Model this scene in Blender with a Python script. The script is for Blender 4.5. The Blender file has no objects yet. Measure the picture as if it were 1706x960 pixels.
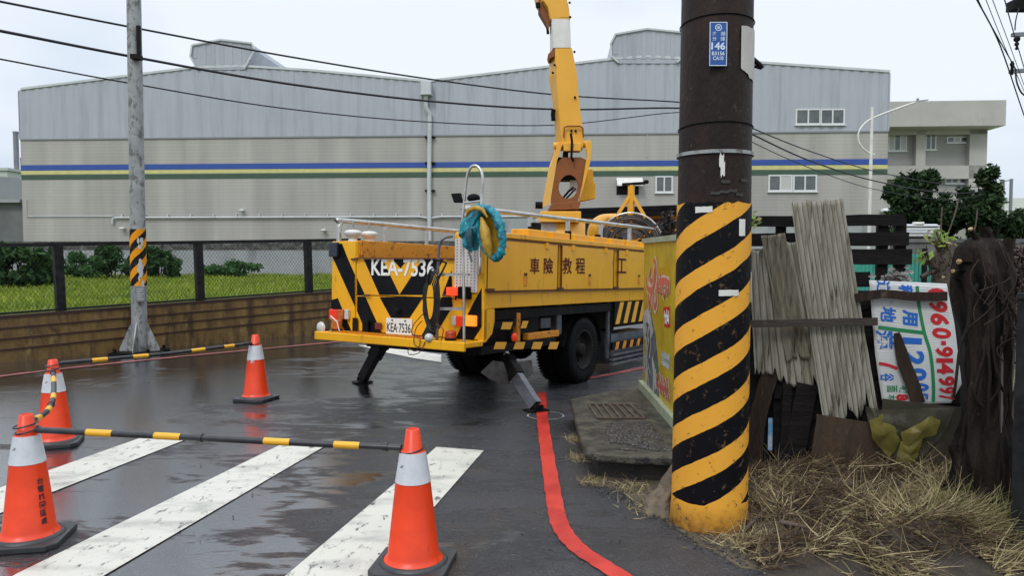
import bpy, math, random
import numpy as np
from mathutils import Vector, Matrix, noise as mnoise
random.seed(7); rng = np.random.default_rng(7)
sc = bpy.context.scene
COL = sc.collection
R = math.radians
# ------------------------------------------------------------------ camera
FPX = 1250.0; TILT = math.atan(58/FPX); H = 1.57
cam = bpy.data.cameras.new('camera'); co = bpy.data.objects.new('camera', cam); COL.objects.link(co)
co.location = (0, 0, H); co.rotation_euler = (R(90)-TILT, 0, 0)
cam.sensor_width = 36; cam.lens = 36*FPX/1706; cam.clip_end = 2000; cam.clip_start = .05
sc.camera = co
# ------------------------------------------------------------------ sky
w = bpy.data.worlds.new('World'); sc.world = w; w.use_nodes = True
nt = w.node_tree; N = nt.nodes; L = nt.links
bg = N['Background']
sky = N.new('ShaderNodeTexSky'); sky.sky_type = 'NISHITA'; sky.sun_disc = False
SUN_EL, SUN_ROT = R(55), R(160)
sky.sun_elevation = SUN_EL; sky.sun_rotation = SUN_ROT; sky.air_density = 1.0; sky.dust_density = 3.0
tc = N.new('ShaderNodeTexCoord'); mp = N.new('ShaderNodeMapping'); mp.inputs['Scale'].default_value = (1, 1, 2.2)
nz = N.new('ShaderNodeTexNoise'); nz.inputs['Scale'].default_value = 1.7; nz.inputs['Detail'].default_value = 5; nz.inputs['Roughness'].default_value = .45
L.new(tc.outputs['Generated'], mp.inputs['Vector']); L.new(mp.outputs['Vector'], nz.inputs['Vector'])
cr = N.new('ShaderNodeValToRGB')
cr.color_ramp.elements[0].position = .38; cr.color_ramp.elements[0].color = (5.9, 7.0, 8.6, 1)
cr.color_ramp.elements[1].position = .60; cr.color_ramp.elements[1].color = (9.2, 9.8, 10.5, 1)
L.new(nz.outputs['Fac'], cr.inputs['Fac'])
# an overcast vault: about twice as bright overhead as at the horizon
sx = N.new('ShaderNodeSeparateXYZ'); L.new(tc.outputs['Generated'], sx.inputs[0])
mr = N.new('ShaderNodeMapRange'); mr.inputs['From Min'].default_value = .32; mr.inputs['From Max'].default_value = .95
mr.inputs['To Min'].default_value = 1.0; mr.inputs['To Max'].default_value = 2.1
L.new(sx.outputs['Z'], mr.inputs['Value'])
vm = N.new('ShaderNodeVectorMath'); vm.operation = 'SCALE'; L.new(cr.outputs['Color'], vm.inputs[0]); L.new(mr.outputs['Result'], vm.inputs['Scale'])
mx = N.new('ShaderNodeMix'); mx.data_type = 'RGBA'; mx.inputs['Factor'].default_value = .9
L.new(sky.outputs['Color'], mx.inputs['A']); L.new(vm.outputs['Vector'], mx.inputs['B'])
L.new(mx.outputs['Result'], bg.inputs['Color']); bg.inputs['Strength'].default_value = .092
sl = bpy.data.lights.new('sun', 'SUN'); sl.energy = 1.1; sl.angle = R(14); sl.color = (1, .97, .92)
so = bpy.data.objects.new('sun', sl); COL.objects.link(so); so.location = (0, -10, 20)
# sun behind and left of the camera
so.rotation_euler = (R(42), 0, R(-24))
sc.view_settings.view_transform = 'Standard'; sc.view_settings.look = 'None'
sc.view_settings.exposure = 0.18; sc.view_settings.gamma = 1.0
sc.render.engine = 'CYCLES'
sc.cycles.max_bounces = 6; sc.cycles.diffuse_bounces = 3; sc.cycles.glossy_bounces = 3; sc.cycles.transparent_max_bounces = 12
sc.cycles.use_denoising = True
sc.cycles.caustics_reflective = False; sc.cycles.caustics_refractive = False

# ------------------------------------------------------------------ picture geometry helpers (pixel of the photo -> point on a real surface)
CAM = Vector((0, 0, H)); ct, st = math.cos(TILT), math.sin(TILT)
def ray(px, py):
    x = (px-853)/FPX; y = -(py-480)/FPX
    return Vector((x, ct+y*st, -st+y*ct))
def G(px, py, z=0.0):
    d = ray(px, py); t = (z-H)/d.z; p = CAM+d*t
    return Vector((p.x, p.y, z))
def P(px, py, Y):
    d = ray(px, py); return CAM+d*(Y/d.y)
class Frame:
    def __init__(s, loc, rot=(0, 0, 0)):
        from mathutils import Euler
        s.loc = Vector(loc); s.rot = rot
        s.M = Matrix.Translation(s.loc) @ Euler(rot).to_matrix().to_4x4(); s.I = s.M.inverted()
        s.o = s.I @ CAM
    def hit(s, px, py, axis, val):
        d = s.I.to_3x3() @ ray(px, py); t = (val-s.o[axis])/d[axis]
        return s.o + d*t
# ------------------------------------------------------------------ materials
MC = {}
def mat(name, col, rough=.6, metal=0, col2=None, ns=4, stretch=(1, 1, 1), lo=.35, hi=.65, bump=0, bs=40, spec=.5,
        coat=0, dirt=None, ds=3, dlo=.55, dhi=.7, dstretch=(1, 1, 1), emit=None, es=0, trans=0, island=None, alpha=None, rough2=None):
    if name in MC: return MC[name]
    m = bpy.data.materials.new(name); m.use_nodes = True; MC[name] = m
    nt = m.node_tree; N = nt.nodes; L = nt.links; b = N['Principled BSDF']
    b.inputs['Roughness'].default_value = rough; b.inputs['Metallic'].default_value = metal
    b.inputs['Specular IOR Level'].default_value = spec; b.inputs['Coat Weight'].default_value = coat
    b.inputs['Coat Roughness'].default_value = .15
    c4 = lambda c: (c[0], c[1], c[2], 1)
    b.inputs['Base Color'].default_value = c4(col)
    tc = N.new('ShaderNodeTexCoord')
    def nse(scale, stretch, det=6, ro=.6):
        mp = N.new('ShaderNodeMapping'); mp.inputs['Scale'].default_value = stretch; L.new(tc.outputs['Object'], mp.inputs['Vector'])
        n = N.new('ShaderNodeTexNoise'); n.inputs['Scale'].default_value = scale; n.inputs['Detail'].default_value = det; n.inputs['Roughness'].default_value = ro
        L.new(mp.outputs['Vector'], n.inputs['Vector']); return n
    cur = None
    def mix(a, bcol, fac):
        x = N.new('ShaderNodeMix'); x.data_type = 'RGBA'
        if hasattr(a, 'node'): L.new(a, x.inputs['A'])
        else: x.inputs['A'].default_value = c4(a)
        if hasattr(bcol, 'node'): L.new(bcol, x.inputs['B'])
        else: x.inputs['B'].default_value = c4(bcol)
        L.new(fac, x.inputs['Factor']); return x.outputs['Result']
    def rmp(src, lo, hi):
        r = N.new('ShaderNodeMapRange'); r.inputs['From Min'].default_value = lo; r.inputs['From Max'].default_value = hi; r.clamp = True
        L.new(src, r.inputs['Value']); return r.outputs['Result']
    cur = col
    if island:
        g = N.new('ShaderNodeNewGeometry'); r = N.new('ShaderNodeValToRGB'); cr = r.color_ramp
        while len(cr.elements) < len(island): cr.elements.new(.5)
        for i, c in enumerate(island): cr.elements[i].position = i/(len(island)-1); cr.elements[i].color = c4(c)
        L.new(g.outputs['Random Per Island'], r.inputs['Fac']); cur = r.outputs['Color']
    if col2:
        cur = mix(cur, col2, rmp(nse(ns, stretch).outputs['Fac'], lo, hi))
    if dirt:
        dm = rmp(nse(ds, dstretch, 8, .68).outputs['Fac'], dlo, dhi)
        cur = mix(cur, dirt, dm)
        if rough2 is not None:
            rr = N.new('ShaderNodeMapRange'); rr.inputs['To Min'].default_value = rough; rr.inputs['To Max'].default_value = rough2
            L.new(dm, rr.inputs['Value']); L.new(rr.outputs['Result'], b.inputs['Roughness'])
    if hasattr(cur, 'node'): L.new(cur, b.inputs['Base Color'])
    if bump:
        n = nse(bs, stretch, 4); bp = N.new('ShaderNodeBump'); bp.inputs['Strength'].default_value = bump; bp.inputs['Distance'].default_value = .02
        L.new(n.outputs['Fac'], bp.inputs['Height']); L.new(bp.outputs['Normal'], b.inputs['Normal'])
    if emit: b.inputs['Emission Color'].default_value = c4(emit); b.inputs['Emission Strength'].default_value = es
    if alpha is not None: b.inputs['Alpha'].default_value = alpha
    if trans:
        t = N.new('ShaderNodeBsdfTranslucent'); ms = N.new('ShaderNodeMixShader'); ms.inputs['Fac'].default_value = trans
        if hasattr(cur, 'node'): L.new(cur, t.inputs['Color'])
        else: t.inputs['Color'].default_value = c4(col)
        o = N['Material Output']; L.new(b.outputs[0], ms.inputs[1]); L.new(t.outputs[0], ms.inputs[2]); L.new(ms.outputs[0], o.inputs['Surface'])
    return m
# ------------------------------------------------------------------ mesh builder
class MB:
    def __init__(s): s.v = []; s.f = []; s.mi = []; s.sm = []; s.cm = 0; s.xf = None
    def add(s, vs, fs, smooth=False):
        o = len(s.v)
        for v in vs:
            v = Vector(v); s.v.append(s.xf @ v if s.xf else v)
        for f in fs: s.f.append([i+o for i in f]); s.mi.append(s.cm); s.sm.append(smooth)
        return s
    def box(s, a, b):
        x0, y0, z0 = [min(a[i], b[i]) for i in range(3)]; x1, y1, z1 = [max(a[i], b[i]) for i in range(3)]
        return s.add([(x0,y0,z0),(x1,y0,z0),(x1,y1,z0),(x0,y1,z0),(x0,y0,z1),(x1,y0,z1),(x1,y1,z1),(x0,y1,z1)],
              [(0,3,2,1),(4,5,6,7),(0,1,5,4),(1,2,6,5),(2,3,7,6),(3,0,4,7)])
    def prism(s, pts, axis, a, b):
        """polygon in the plane normal to axis, extruded from a to b"""
        n = len(pts); vs = []
        for d in (a, b):
            for p in pts:
                q = list(p); q.insert(axis, d); vs.append(q)
        fs = [tuple(range(n)), tuple(range(2*n-1, n-1, -1))]+[(i, i+n, (i+1) % n+n, (i+1) % n) for i in range(n)]
        return s.add(vs, fs)
    def loft(s, rings, cap=True, smooth=False, closed=True):
        n = len(rings[0]); vs = [p for r in rings for p in r]; fs = []
        for k in range(len(rings)-1):
            for i in range(n if closed else n-1):
                j = (i+1) % n; fs.append((k*n+i, k*n+j, (k+1)*n+j, (k+1)*n+i))
        s.add(vs, fs, smooth)
        if cap and closed:
            s.add(rings[0], [tuple(range(n-1, -1, -1))]); s.add(rings[-1], [tuple(range(n))])
        return s
    def tube(s, pts, r, n=8, cap=True, flat=1.0):
        pts = [Vector(p) for p in pts]; rs = r if isinstance(r, (list, tuple)) else [r]*len(pts)
        rings = []; up = None
        for i, p in enumerate(pts):
            t = (pts[min(i+1, len(pts)-1)]-pts[max(i-1, 0)]).normalized()
            if up is None: up = Vector((0, 0, 1)) if abs(t.z) < .9 else Vector((1, 0, 0))
            a = t.cross(up).normalized(); b = a.cross(t).normalized(); up = b
            rings.append([p+(a*math.cos(k*2*math.pi/n)+b*math.sin(k*2*math.pi/n)*flat)*rs[i] for k in range(n)])
        return s.loft(rings, cap, True)
    def bar(s, a, b, w, h=None, up=(0, 0, 1)):
        h = h or w; a = Vector(a); b = Vector(b); t = (b-a).normalized(); up = Vector(up)
        if abs(t.dot(up)) > .98: up = Vector((1, 0, 0))
        u = t.cross(up).normalized(); v = u.cross(t).normalized(); q = [(-1,-1),(1,-1),(1,1),(-1,1)]
        return s.loft([[p+u*(i*w/2)+v*(j*h/2) for i, j in q] for p in (a, b)])
    def lathe(s, prof, n=24, c=(0, 0, 0), cap=True):
        return s.loft([[(c[0]+r*math.cos(k*2*math.pi/n), c[1]+r*math.sin(k*2*math.pi/n), c[2]+z) for k in range(n)] for r, z in prof], cap, True)
    def ball(s, c, r, n=12, m=8, sc=(1, 1, 1)):
        return s.loft([[(c[0]+sc[0]*r*math.sin(math.pi*(j+.01)/(m+.02))*math.cos(k*2*math.pi/n), c[1]+sc[1]*r*math.sin(math.pi*(j+.01)/(m+.02))*math.sin(k*2*math.pi/n),
                 c[2]-sc[2]*r*math.cos(math.pi*(j+.01)/(m+.02))) for k in range(n)] for j in range(m+1)], True, True)
    def build(s, name, mats, parent=None, bevel=0, loc=None, local=None):
        me = bpy.data.meshes.new(name)
        vs = s.v
        if local is not None: vs = [local @ v for v in vs]
        me.from_pydata([tuple(v) for v in vs], [], s.f)
        if not isinstance(mats, (list, tuple)): mats = [mats]
        for m in mats: me.materials.append(m)
        me.polygons.foreach_set('material_index', s.mi); me.polygons.foreach_set('use_smooth', s.sm)
        me.validate(); me.update()
        import bmesh
        bm = bmesh.new(); bm.from_mesh(me); bmesh.ops.recalc_face_normals(bm, faces=bm.faces); bm.to_mesh(me); bm.free()
        o = bpy.data.objects.new(name, me); COL.objects.link(o)
        if parent is not None: o.parent = parent
        if loc is not None: o.location = loc
        if bevel:
            b = o.modifiers.new('bevel', 'BEVEL'); b.width = bevel; b.segments = 2; b.limit_method = 'ANGLE'; b.angle_limit = R(40)
        return o
def tag(o, label, cat, group=None):
    o['label'] = label; o['category'] = cat
    if group: o['group'] = group
    return o
def struct(o): o['kind'] = 'structure'; return o
def thing(name, label, cat, loc=(0, 0, 0), rot=(0, 0, 0), group=None):
    o = bpy.data.objects.new(name, None); COL.objects.link(o); o.location = loc; o.rotation_euler = rot; o.empty_display_size = .2
    return tag(o, label, cat, group)
def copy_tree(o, parent=None):
    c = o.copy(); COL.objects.link(c); c.parent = parent
    for ch in [x for x in list(COL.objects) if x.parent == o]: copy_tree(ch, c)
    return c
TXC = {}
def text_geo(s, off=0.0):
    if (s, off) in TXC: return TXC[(s, off)]
    cu = bpy.data.curves.new('t', 'FONT'); cu.body = s; cu.align_x = 'LEFT'; cu.extrude = 0; cu.offset = off; cu.resolution_u = 3
    o = bpy.data.objects.new('t', cu); COL.objects.link(o)
    me = bpy.data.meshes.new_from_object(o.evaluated_get(bpy.context.evaluated_depsgraph_get()))
    vs = [v.co.copy() for v in me.vertices]; fs = [tuple(p.vertices) for p in me.polygons]
    bpy.data.objects.remove(o); bpy.data.curves.remove(cu); bpy.data.meshes.remove(me)
    x0 = min(v.x for v in vs); x1 = max(v.x for v in vs); y0 = min(v.y for v in vs); y1 = max(v.y for v in vs)
    vs = [((v.x-x0)/(x1-x0)-.5, (v.y-y0)/(y1-y0)-.5) for v in vs]
    TXC[(s, off)] = (vs, fs); return vs, fs
def put_text(mb, s, O, X, Y, w, h, off=0.0, shear=0):
    vs, fs = text_geo(s, off); O, X, Y = Vector(O), Vector(X), Vector(Y)
    return mb.add([O+X*(a*w+shear*b*h)+Y*(b*h) for a, b in vs], fs)
def grid(mb, nu, nv, fn, smooth=True):
    vs = [fn(i/nu, j/nv) for j in range(nv+1) for i in range(nu+1)]
    fs = [(j*(nu+1)+i, j*(nu+1)+i+1, (j+1)*(nu+1)+i+1, (j+1)*(nu+1)+i) for j in range(nv) for i in range(nu)]
    return mb.add(vs, fs, smooth)
def nz3(x, y, z, s=1): return mnoise.noise(Vector((x*s, y*s, z*s)))
def sheet(pts, z): 
    mb = MB(); mb.add([(p[0], p[1], z) for p in pts], [tuple(range(len(pts)))]); return mb
def leaves_obj(name, clumps, nleaf, size, m, parent=None, local=None, spread=.5):
    """leaf-sized quads through the volume of several clumps (c, r)"""
    wts = np.array([r[0]*r[1]*r[2] for c, r in clumps]); wts = wts/wts.sum()
    idx = rng.choice(len(clumps), nleaf, p=wts)
    C = np.array([c for c, r in clumps])[idx]; RR = np.array([r for c, r in clumps])[idx]
    d = rng.normal(size=(nleaf, 3)); d /= np.linalg.norm(d, axis=1)[:, None]
    rad = rng.random(nleaf)**.45
    c = C+d*RR*rad[:, None]+rng.normal(size=(nleaf, 3))*size*spread
    u = rng.normal(size=(nleaf, 3)); u /= np.linalg.norm(u, axis=1)[:, None]
    v = np.cross(u, rng.normal(size=(nleaf, 3))); v /= np.linalg.norm(v, axis=1)[:, None]
    s = size*(.6+.8*rng.random(nleaf))[:, None]
    p = np.stack([c-u*s, c-v*s*.4+u*s*.1, c+u*s, c+v*s*.4+u*s*.1], 1).reshape(-1, 3)
    f = np.arange(nleaf*4).reshape(-1, 4)
    mb = MB(); me = bpy.data.meshes.new(name)
    if local is not None:
        A = np.array(local); p = p@A[:3, :3].T+A[:3, 3]
    me.from_pydata(p.tolist(), [], f.tolist()); me.materials.append(m); me.update()
    o = bpy.data.objects.new(name, me); COL.objects.link(o)
    if parent: o.parent = parent
    return o
def strands(name, roots, dirs, length, width, m, seg=3, curl=.4):
    n = len(roots); u = dirs/np.linalg.norm(dirs, axis=1)[:, None]
    side = np.cross(u, rng.normal(size=(n, 3))); side /= np.linalg.norm(side, axis=1)[:, None]
    bend = np.cross(u, side)*(rng.normal(size=n)*curl)[:, None]
    P_ = []
    for k in range(seg+1):
        t = k/seg; c = roots+u*(length*t)[:, None]+bend*(length*t*t)[:, None]
        wd = (width*(1-.75*t))[:, None]
        P_ += [c-side*wd, c+side*wd]
    p = np.stack(P_, 1).reshape(-1, 3); base = np.arange(n)[:, None]*(2*(seg+1))
    f = np.concatenate([base+np.array([2*k, 2*k+1, 2*k+3, 2*k+2])[None] for k in range(seg)], 0)
    me = bpy.data.meshes.new(name); me.from_pydata(p.tolist(), [], f.tolist()); me.materials.append(m); me.update()
    o = bpy.data.objects.new(name, me); COL.objects.link(o); return o

# ------------------------------------------------------------------ base materials
YEL = (.84, .43, .007)
M_yel = mat('truck_yellow', YEL, .35, col2=(.76, .35, .007), ns=1.5, dirt=(.24, .10, .025), ds=6, dlo=.57, dhi=.76, dstretch=(2.2, 2.2, .5), spec=.4, coat=.1)
M_yelrust = mat('scratched_yellow', (.72, .29, .015), .5, col2=(.62, .22, .012), ns=3, dirt=(.16, .05, .015), ds=16, dlo=.55, dhi=.66)
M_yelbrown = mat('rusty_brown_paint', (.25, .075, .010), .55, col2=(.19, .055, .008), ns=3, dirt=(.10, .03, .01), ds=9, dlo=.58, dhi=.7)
M_boom = mat('boom_yellow', (.82, .42, .04), .4, col2=(.76, .37, .03), ns=1.2, dirt=(.4, .17, .03), ds=12, dlo=.68, dhi=.8)
M_blk = mat('black_paint', (.003, .003, .004), .5, spec=.12, col2=(.008, .008, .010), ns=6, dirt=(.05, .04, .035), ds=14, dlo=.66, dhi=.8)
M_dark = mat('dark_steel', (.004, .004, .0045), .6, spec=.12, col2=(.016, .013, .012), ns=7, bump=.2, bs=30)
M_steel = mat('stainless_rail', (.62, .61, .58), .28, metal=.85, col2=(.45, .42, .38), ns=9, dirt=(.25, .14, .07), ds=12, dlo=.62, dhi=.72)
M_grey = mat('grey_steel', (.16, .17, .19), .4, metal=.4, col2=(.09, .09, .10), ns=8, dirt=(.14, .07, .04), ds=10, dlo=.6, dhi=.7)
M_white = mat('white_paint', (.74, .73, .68), .45, col2=(.62, .61, .56), ns=5, dirt=(.3, .22, .15), ds=9, dlo=.66, dhi=.8)
M_wlet = mat('white_lettering', (.80, .79, .74), .5, dirt=(.35, .2, .05), ds=30, dlo=.62, dhi=.7)
M_redlet = mat('dark_red_lettering', (.09, .006, .008), .6, spec=.2)
M_rub = mat('rubber', (.004, .004, .0045), .7, spec=.12, col2=(.008, .008, .008), ns=6, bump=.15, bs=60)
M_rim = mat('dark_rim', (.009, .008, .008), .65, spec=.15, col2=(.022, .018, .015), ns=7)
M_redlamp = mat('red_lens', (.55, .02, .01), .15, emit=(1, .08, .02), es=.25)
M_redlit = mat('lit_red_lens', (.7, .05, .02), .15, emit=(1, .07, .02), es=.9)
M_orlit = mat('lit_orange_lens', (.9, .2, .02), .15, emit=(1, .22, .02), es=1.1)
M_amber = mat('amber_lens', (.62, .16, .02), .2, col2=(.45, .09, .01), ns=20, bump=.4, bs=60, trans=.15)
M_clear = mat('clear_lens', (.50, .51, .50), .12, col2=(.5, .5, .5), ns=20)
M_orange = mat('cone_orange', (.86, .058, .008), .38, col2=(.70, .042, .006), ns=5, dirt=(.22, .03, .012), ds=9, dlo=.60, dhi=.74, dstretch=(1, 1, .6))
M_cwhite = mat('cone_reflective_white', (.66, .68, .70), .35, col2=(.55, .57, .6), ns=10, dirt=(.15, .15, .15), ds=18, dlo=.60, dhi=.68)
M_cblk = mat('cone_rubber_base', (.022, .024, .026), .45, col2=(.04, .043, .046), ns=6, bump=.1)
M_barblk = mat('bar_black', (.012, .012, .015), .35, col2=(.03, .03, .033), ns=12)
M_baryel = mat('bar_yellow', (.78, .40, .02), .45, dirt=(.3, .15, .03), ds=25, dlo=.6, dhi=.7)
M_conc = mat('concrete', (.20, .19, .17), .7, col2=(.12, .115, .10), ns=3, dirt=(.04, .037, .03), ds=2.5, dlo=.52, dhi=.72, bump=.3, bs=60)
M_galv = mat('galvanised_pole', (.36, .37, .36), .5, col2=(.24, .25, .25), ns=5, dirt=(.13, .13, .12), ds=14, dlo=.52, dhi=.6, dstretch=(1, 1, .5), metal=.2)
M_text = mat('near_black_text', (.015, .012, .02), .6)

# ================================================================== SETTING
def ground_mat():
    m = bpy.data.materials.new('wet_asphalt'); m.use_nodes = True; nt = m.node_tree; N = nt.nodes; L = nt.links; b = N['Principled BSDF']
    tc = N.new('ShaderNodeTexCoord')
    def n(scale, det=5, st=(1, 1, 1), rot=0, dist=0, ro=.55):
        mp = N.new('ShaderNodeMapping'); mp.inputs['Scale'].default_value = st; mp.inputs['Rotation'].default_value = (0, 0, rot)
        L.new(tc.outputs['Object'], mp.inputs['Vector'])
        x = N.new('ShaderNodeTexNoise'); x.inputs['Scale'].default_value = scale; x.inputs['Detail'].default_value = det; x.inputs['Distortion'].default_value = dist
        x.inputs['Roughness'].default_value = ro
        L.new(mp.outputs['Vector'], x.inputs['Vector']); return x.outputs['Fac']
    def mrg(src, a, c, lo=0, hi=1):
        r = N.new('ShaderNodeMapRange'); r.inputs['From Min'].default_value = a; r.inputs['From Max'].default_value = c
        r.inputs['To Min'].default_value = lo; r.inputs['To Max'].default_value = hi; L.new(src, r.inputs['Value']); return r.outputs['Result']
    def math_(op, a, c):
        x = N.new('ShaderNodeMath'); x.operation = op
        for i, q in enumerate((a, c)):
            if hasattr(q, 'node'): L.new(q, x.inputs[i])
            else: x.inputs[i].default_value = q
        return x.outputs[0]
    def mixc(a, c, f):
        x = N.new('ShaderNodeMix'); x.data_type = 'RGBA'
        for k, q in (('A', a), ('B', c)):
            if hasattr(q, 'node'): L.new(q, x.inputs[k])
            else: x.inputs[k].default_value = (*q, 1)
        L.new(f, x.inputs['Factor']); return x.outputs['Result']
    fine = n(46, 6, ro=.85); vo = N.new('ShaderNodeTexVoronoi'); vo.inputs['Scale'].default_value = 90; L.new(tc.outputs['Object'], vo.inputs['Vector'])
    big = n(.42, 6, (1, 1.5, 1), .7, .5); mid = n(1.9, 8, (.8, 2.0, 1), .75, .9, .66); patch = n(.8, 6, (1, 1, 1), .2, .4); wisp = n(3.2, 8, (.6, 3.0, 1), .75, 1.2, .7)
    sp = N.new('ShaderNodeSeparateXYZ'); L.new(tc.outputs['Object'], sp.inputs[0])
    left = mrg(sp.outputs['X'], .3, -3.6, -.02, .115)
    wet = math_('ADD', math_('ADD', math_('MULTIPLY', big, .45), math_('MULTIPLY', mid, .35)), math_('ADD', math_('MULTIPLY', wisp, .20), left))
    pud = mrg(wet, .528, .566)
    film = mrg(wet, .44, .53)
    col = mixc((.008, .008, .012), (.046, .046, .062), mrg(fine, .40, .70))
    col = mixc(col, (.006, .006, .008), mrg(film, 0, 1, 0, .72))
    col = mixc(col, (.012, .011, .012), mrg(patch, .50, .60, 0, .7))
    oil = mrg(n(1.1, 7, (1, 1, 1), 2.1, .6, .65), .57, .66, 0, .75); col = mixc(col, (.040, .022, .010), oil)
    g2 = math_('MULTIPLY', mrg(vo.outputs['Distance'], .12, .30, 1, 0), mrg(n(34, 2), .50, .58)); col = mixc(col, (.22, .215, .23), g2)
    L.new(col, b.inputs['Base Color'])
    x = N.new('ShaderNodeMix'); x.data_type = 'FLOAT'; L.new(film, x.inputs['Factor']); x.inputs['A'].default_value = .38; x.inputs['B'].default_value = .12
    x2 = N.new('ShaderNodeMix'); x2.data_type = 'FLOAT'; L.new(pud, x2.inputs['Factor']); L.new(x.outputs['Result'], x2.inputs['A']); x2.inputs['B'].default_value = .045
    L.new(x2.outputs['Result'], b.inputs['Roughness']); L.new(mrg(pud, 0, 1, .2, .8), b.inputs['Coat Weight']); b.inputs['Coat Roughness'].default_value = .05; b.inputs['Coat IOR'].default_value = 1.6; b.inputs['Specular IOR Level'].default_value = 1.0
    bp = N.new('ShaderNodeBump'); bp.inputs['Distance'].default_value = .012
    hs = math_('ADD', math_('MULTIPLY', vo.outputs['Distance'], .5), math_('MULTIPLY', fine, .9))
    L.new(hs, bp.inputs['Height']); L.new(mrg(pud, 0, 1, 1.0, .11), bp.inputs['Strength']); L.new(bp.outputs['Normal'], b.inputs['Normal']); L.new(bp.outputs['Normal'], b.inputs['Coat Normal'])
    return m
M_asph = ground_mat()
M_soil = mat('field_soil', (.10, .12, .03), .9, col2=(.16, .19, .03), ns=.8, bump=.3, bs=8)
M_verge = mat('verge_dirt', (.055, .042, .028), .8, col2=(.11, .085, .05), ns=5, dirt=(.16, .14, .09), ds=30, dlo=.56, dhi=.68, bump=.8, bs=45)
struct(sheet([(-400, -60), (400, -60), (400, 600), (-400, 600)], -.004).build('ground', M_soil))
# road: from the barrier to the verge
road_r = [G(1330, 960), G(1235, 948), G(1160, 905), G(1085, 856), G(1035, 822), G(985, 802)]
rp = [(-40, -6), (3.2, -6)] + [(p.x, p.y) for p in road_r] + [(.55, 5.4), (.55, 7.1), (1.45, 8.1), (6, 9.8), (30, 18), (30, 26), (6.5, 26), (-8.1+.669*-1+.0, 9.8+.743*-1), (-40, -25+.0)]
bar0 = Vector((-7.30, 10.7, 0)); bd = Vector((.669, .743, 0)).normalized()
e0 = bar0+bd*-25; e1 = bar0+bd*30
rp = [(e0.x, -9), (3.2, -9)] + [(p.x, p.y) for p in road_r] + [(.60, 5.2), (.62, 7.1), (1.45, 8.1), (6, 9.8), (30, 18), (30, e1.y), (e1.x, e1.y), (e0.x, e0.y)]
struct(sheet(rp, .0).build('road', M_asph))
struct(sheet([(3.2, -9), (40, -9), (40, 17.9), (30, 17.9), (6, 9.7), (1.5, 8.05), (.66, 7.05), (.64, 5.2)]+[(p.x+.004, p.y) for p in road_r[::-1]], .001).build('verge', M_verge))
# markings
M_mark = mat('worn_white_marking', (.62, .60, .52), .42, col2=(.24, .235, .22), ns=2.4, stretch=(1.0, 2.2, 1), lo=.50, hi=.80, dirt=(.07, .068, .068), ds=11, dlo=.57, dhi=.66, dstretch=(1.6, .8, 1), bump=.25, bs=90)
M_redl = mat('red_line_paint', (.44, .016, .010), .42, col2=(.60, .04, .022), ns=2.5, lo=.42, hi=.58, dirt=(.10, .02, .02), ds=16, dlo=.60, dhi=.72, bump=.25, bs=120)
M_redold = mat('faded_red_line', (.42, .10, .10), .5, col2=(.20, .06, .06), ns=4, dirt=(.03, .02, .02), ds=14, dlo=.5, dhi=.7)
def gpoly(name, px, m, z=.006, sub=0):
    return struct(sheet([G(*p, z) for p in px], z).build(name, m))
gpoly('road_marking', [(242, 727), (319, 729), (83, 822), (-60, 880), (-420, 1010), (-420, 955), (0, 813)], M_mark)
gpoly('road_marking', [(480, 735), (553, 737), (460, 791), (176, 958), (60, 1030), (-90, 1030), (25, 958)], M_mark)
gpoly('road_marking', [(727, 745), (806, 751), (720, 849), (623, 960), (600, 990), (440, 990), (478, 958), (667, 798)], M_mark)
gpoly('road_marking', [(596, 575), (640, 577), (735, 591), (735, 604), (690, 597), (640, 587)], M_mark)
def ribbon(name, pts, wid, m, z=.008):
    pts = [Vector(p) for p in pts]; a = []; b = []
    for i, p in enumerate(pts):
        t = (pts[min(i+1, len(pts)-1)]-pts[max(i-1, 0)]).normalized(); n = Vector((-t.y, t.x, 0))
        ww = wid*(.5+.03*math.sin(i*2.3)); a.append(p+n*ww); b.append(p-n*ww)
    mb = MB(); k = len(pts)
    mb.add([(q.x, q.y, z) for q in a+b], [(i, i+1, k+i+1, k+i) for i in range(k-1)]); return struct(mb.build(name, m))
def dense(pp, n=6):
    out = []
    pp = [Vector(p) for p in pp]
    for i in range(len(pp)-1):
        p0 = pp[max(i-1, 0)]; p1 = pp[i]; p2 = pp[i+1]; p3 = pp[min(i+2, len(pp)-1)]
        for k in range(n):
            t = k/n
            out.append(.5*((2*p1)+(p2-p0)*t+(2*p0-5*p1+4*p2-p3)*t*t+(3*p1-p0-3*p2+p3)*t**3))
    out.append(pp[-1]); return out
ribbon('road_marking', dense([G(902, 655), G(903, 690), G(909, 740), G(918, 800), G(926, 850), G(936, 883), G(962, 915), G(1003, 943), G(1060, 978), G(1120, 1010)]), .105, M_redl)
ribbon('road_marking', dense([G(-200, 662), G(0, 628), G(250, 600), G(545, 572), G(700, 558), G(900, 540)]), .11, M_redold)
ribbon('road_marking', dense([G(960, 634), G(1010, 626), G(1078, 613), G(1150, 602)]), .10, M_redold)
mb = MB()   # chalk circle sprayed by the outrigger foot
c = G(909, 694); mb.loft([[(c.x+r*math.cos(a*.2618)*1.0, c.y+r*math.sin(a*.2618)*1.0, .007) for a in range(24)] for r in (.165, .18)], False)
struct(mb.build('road_marking', mat('chalk', (.42, .42, .42), .7, col2=(.1, .1, .1), ns=8)))

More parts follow.
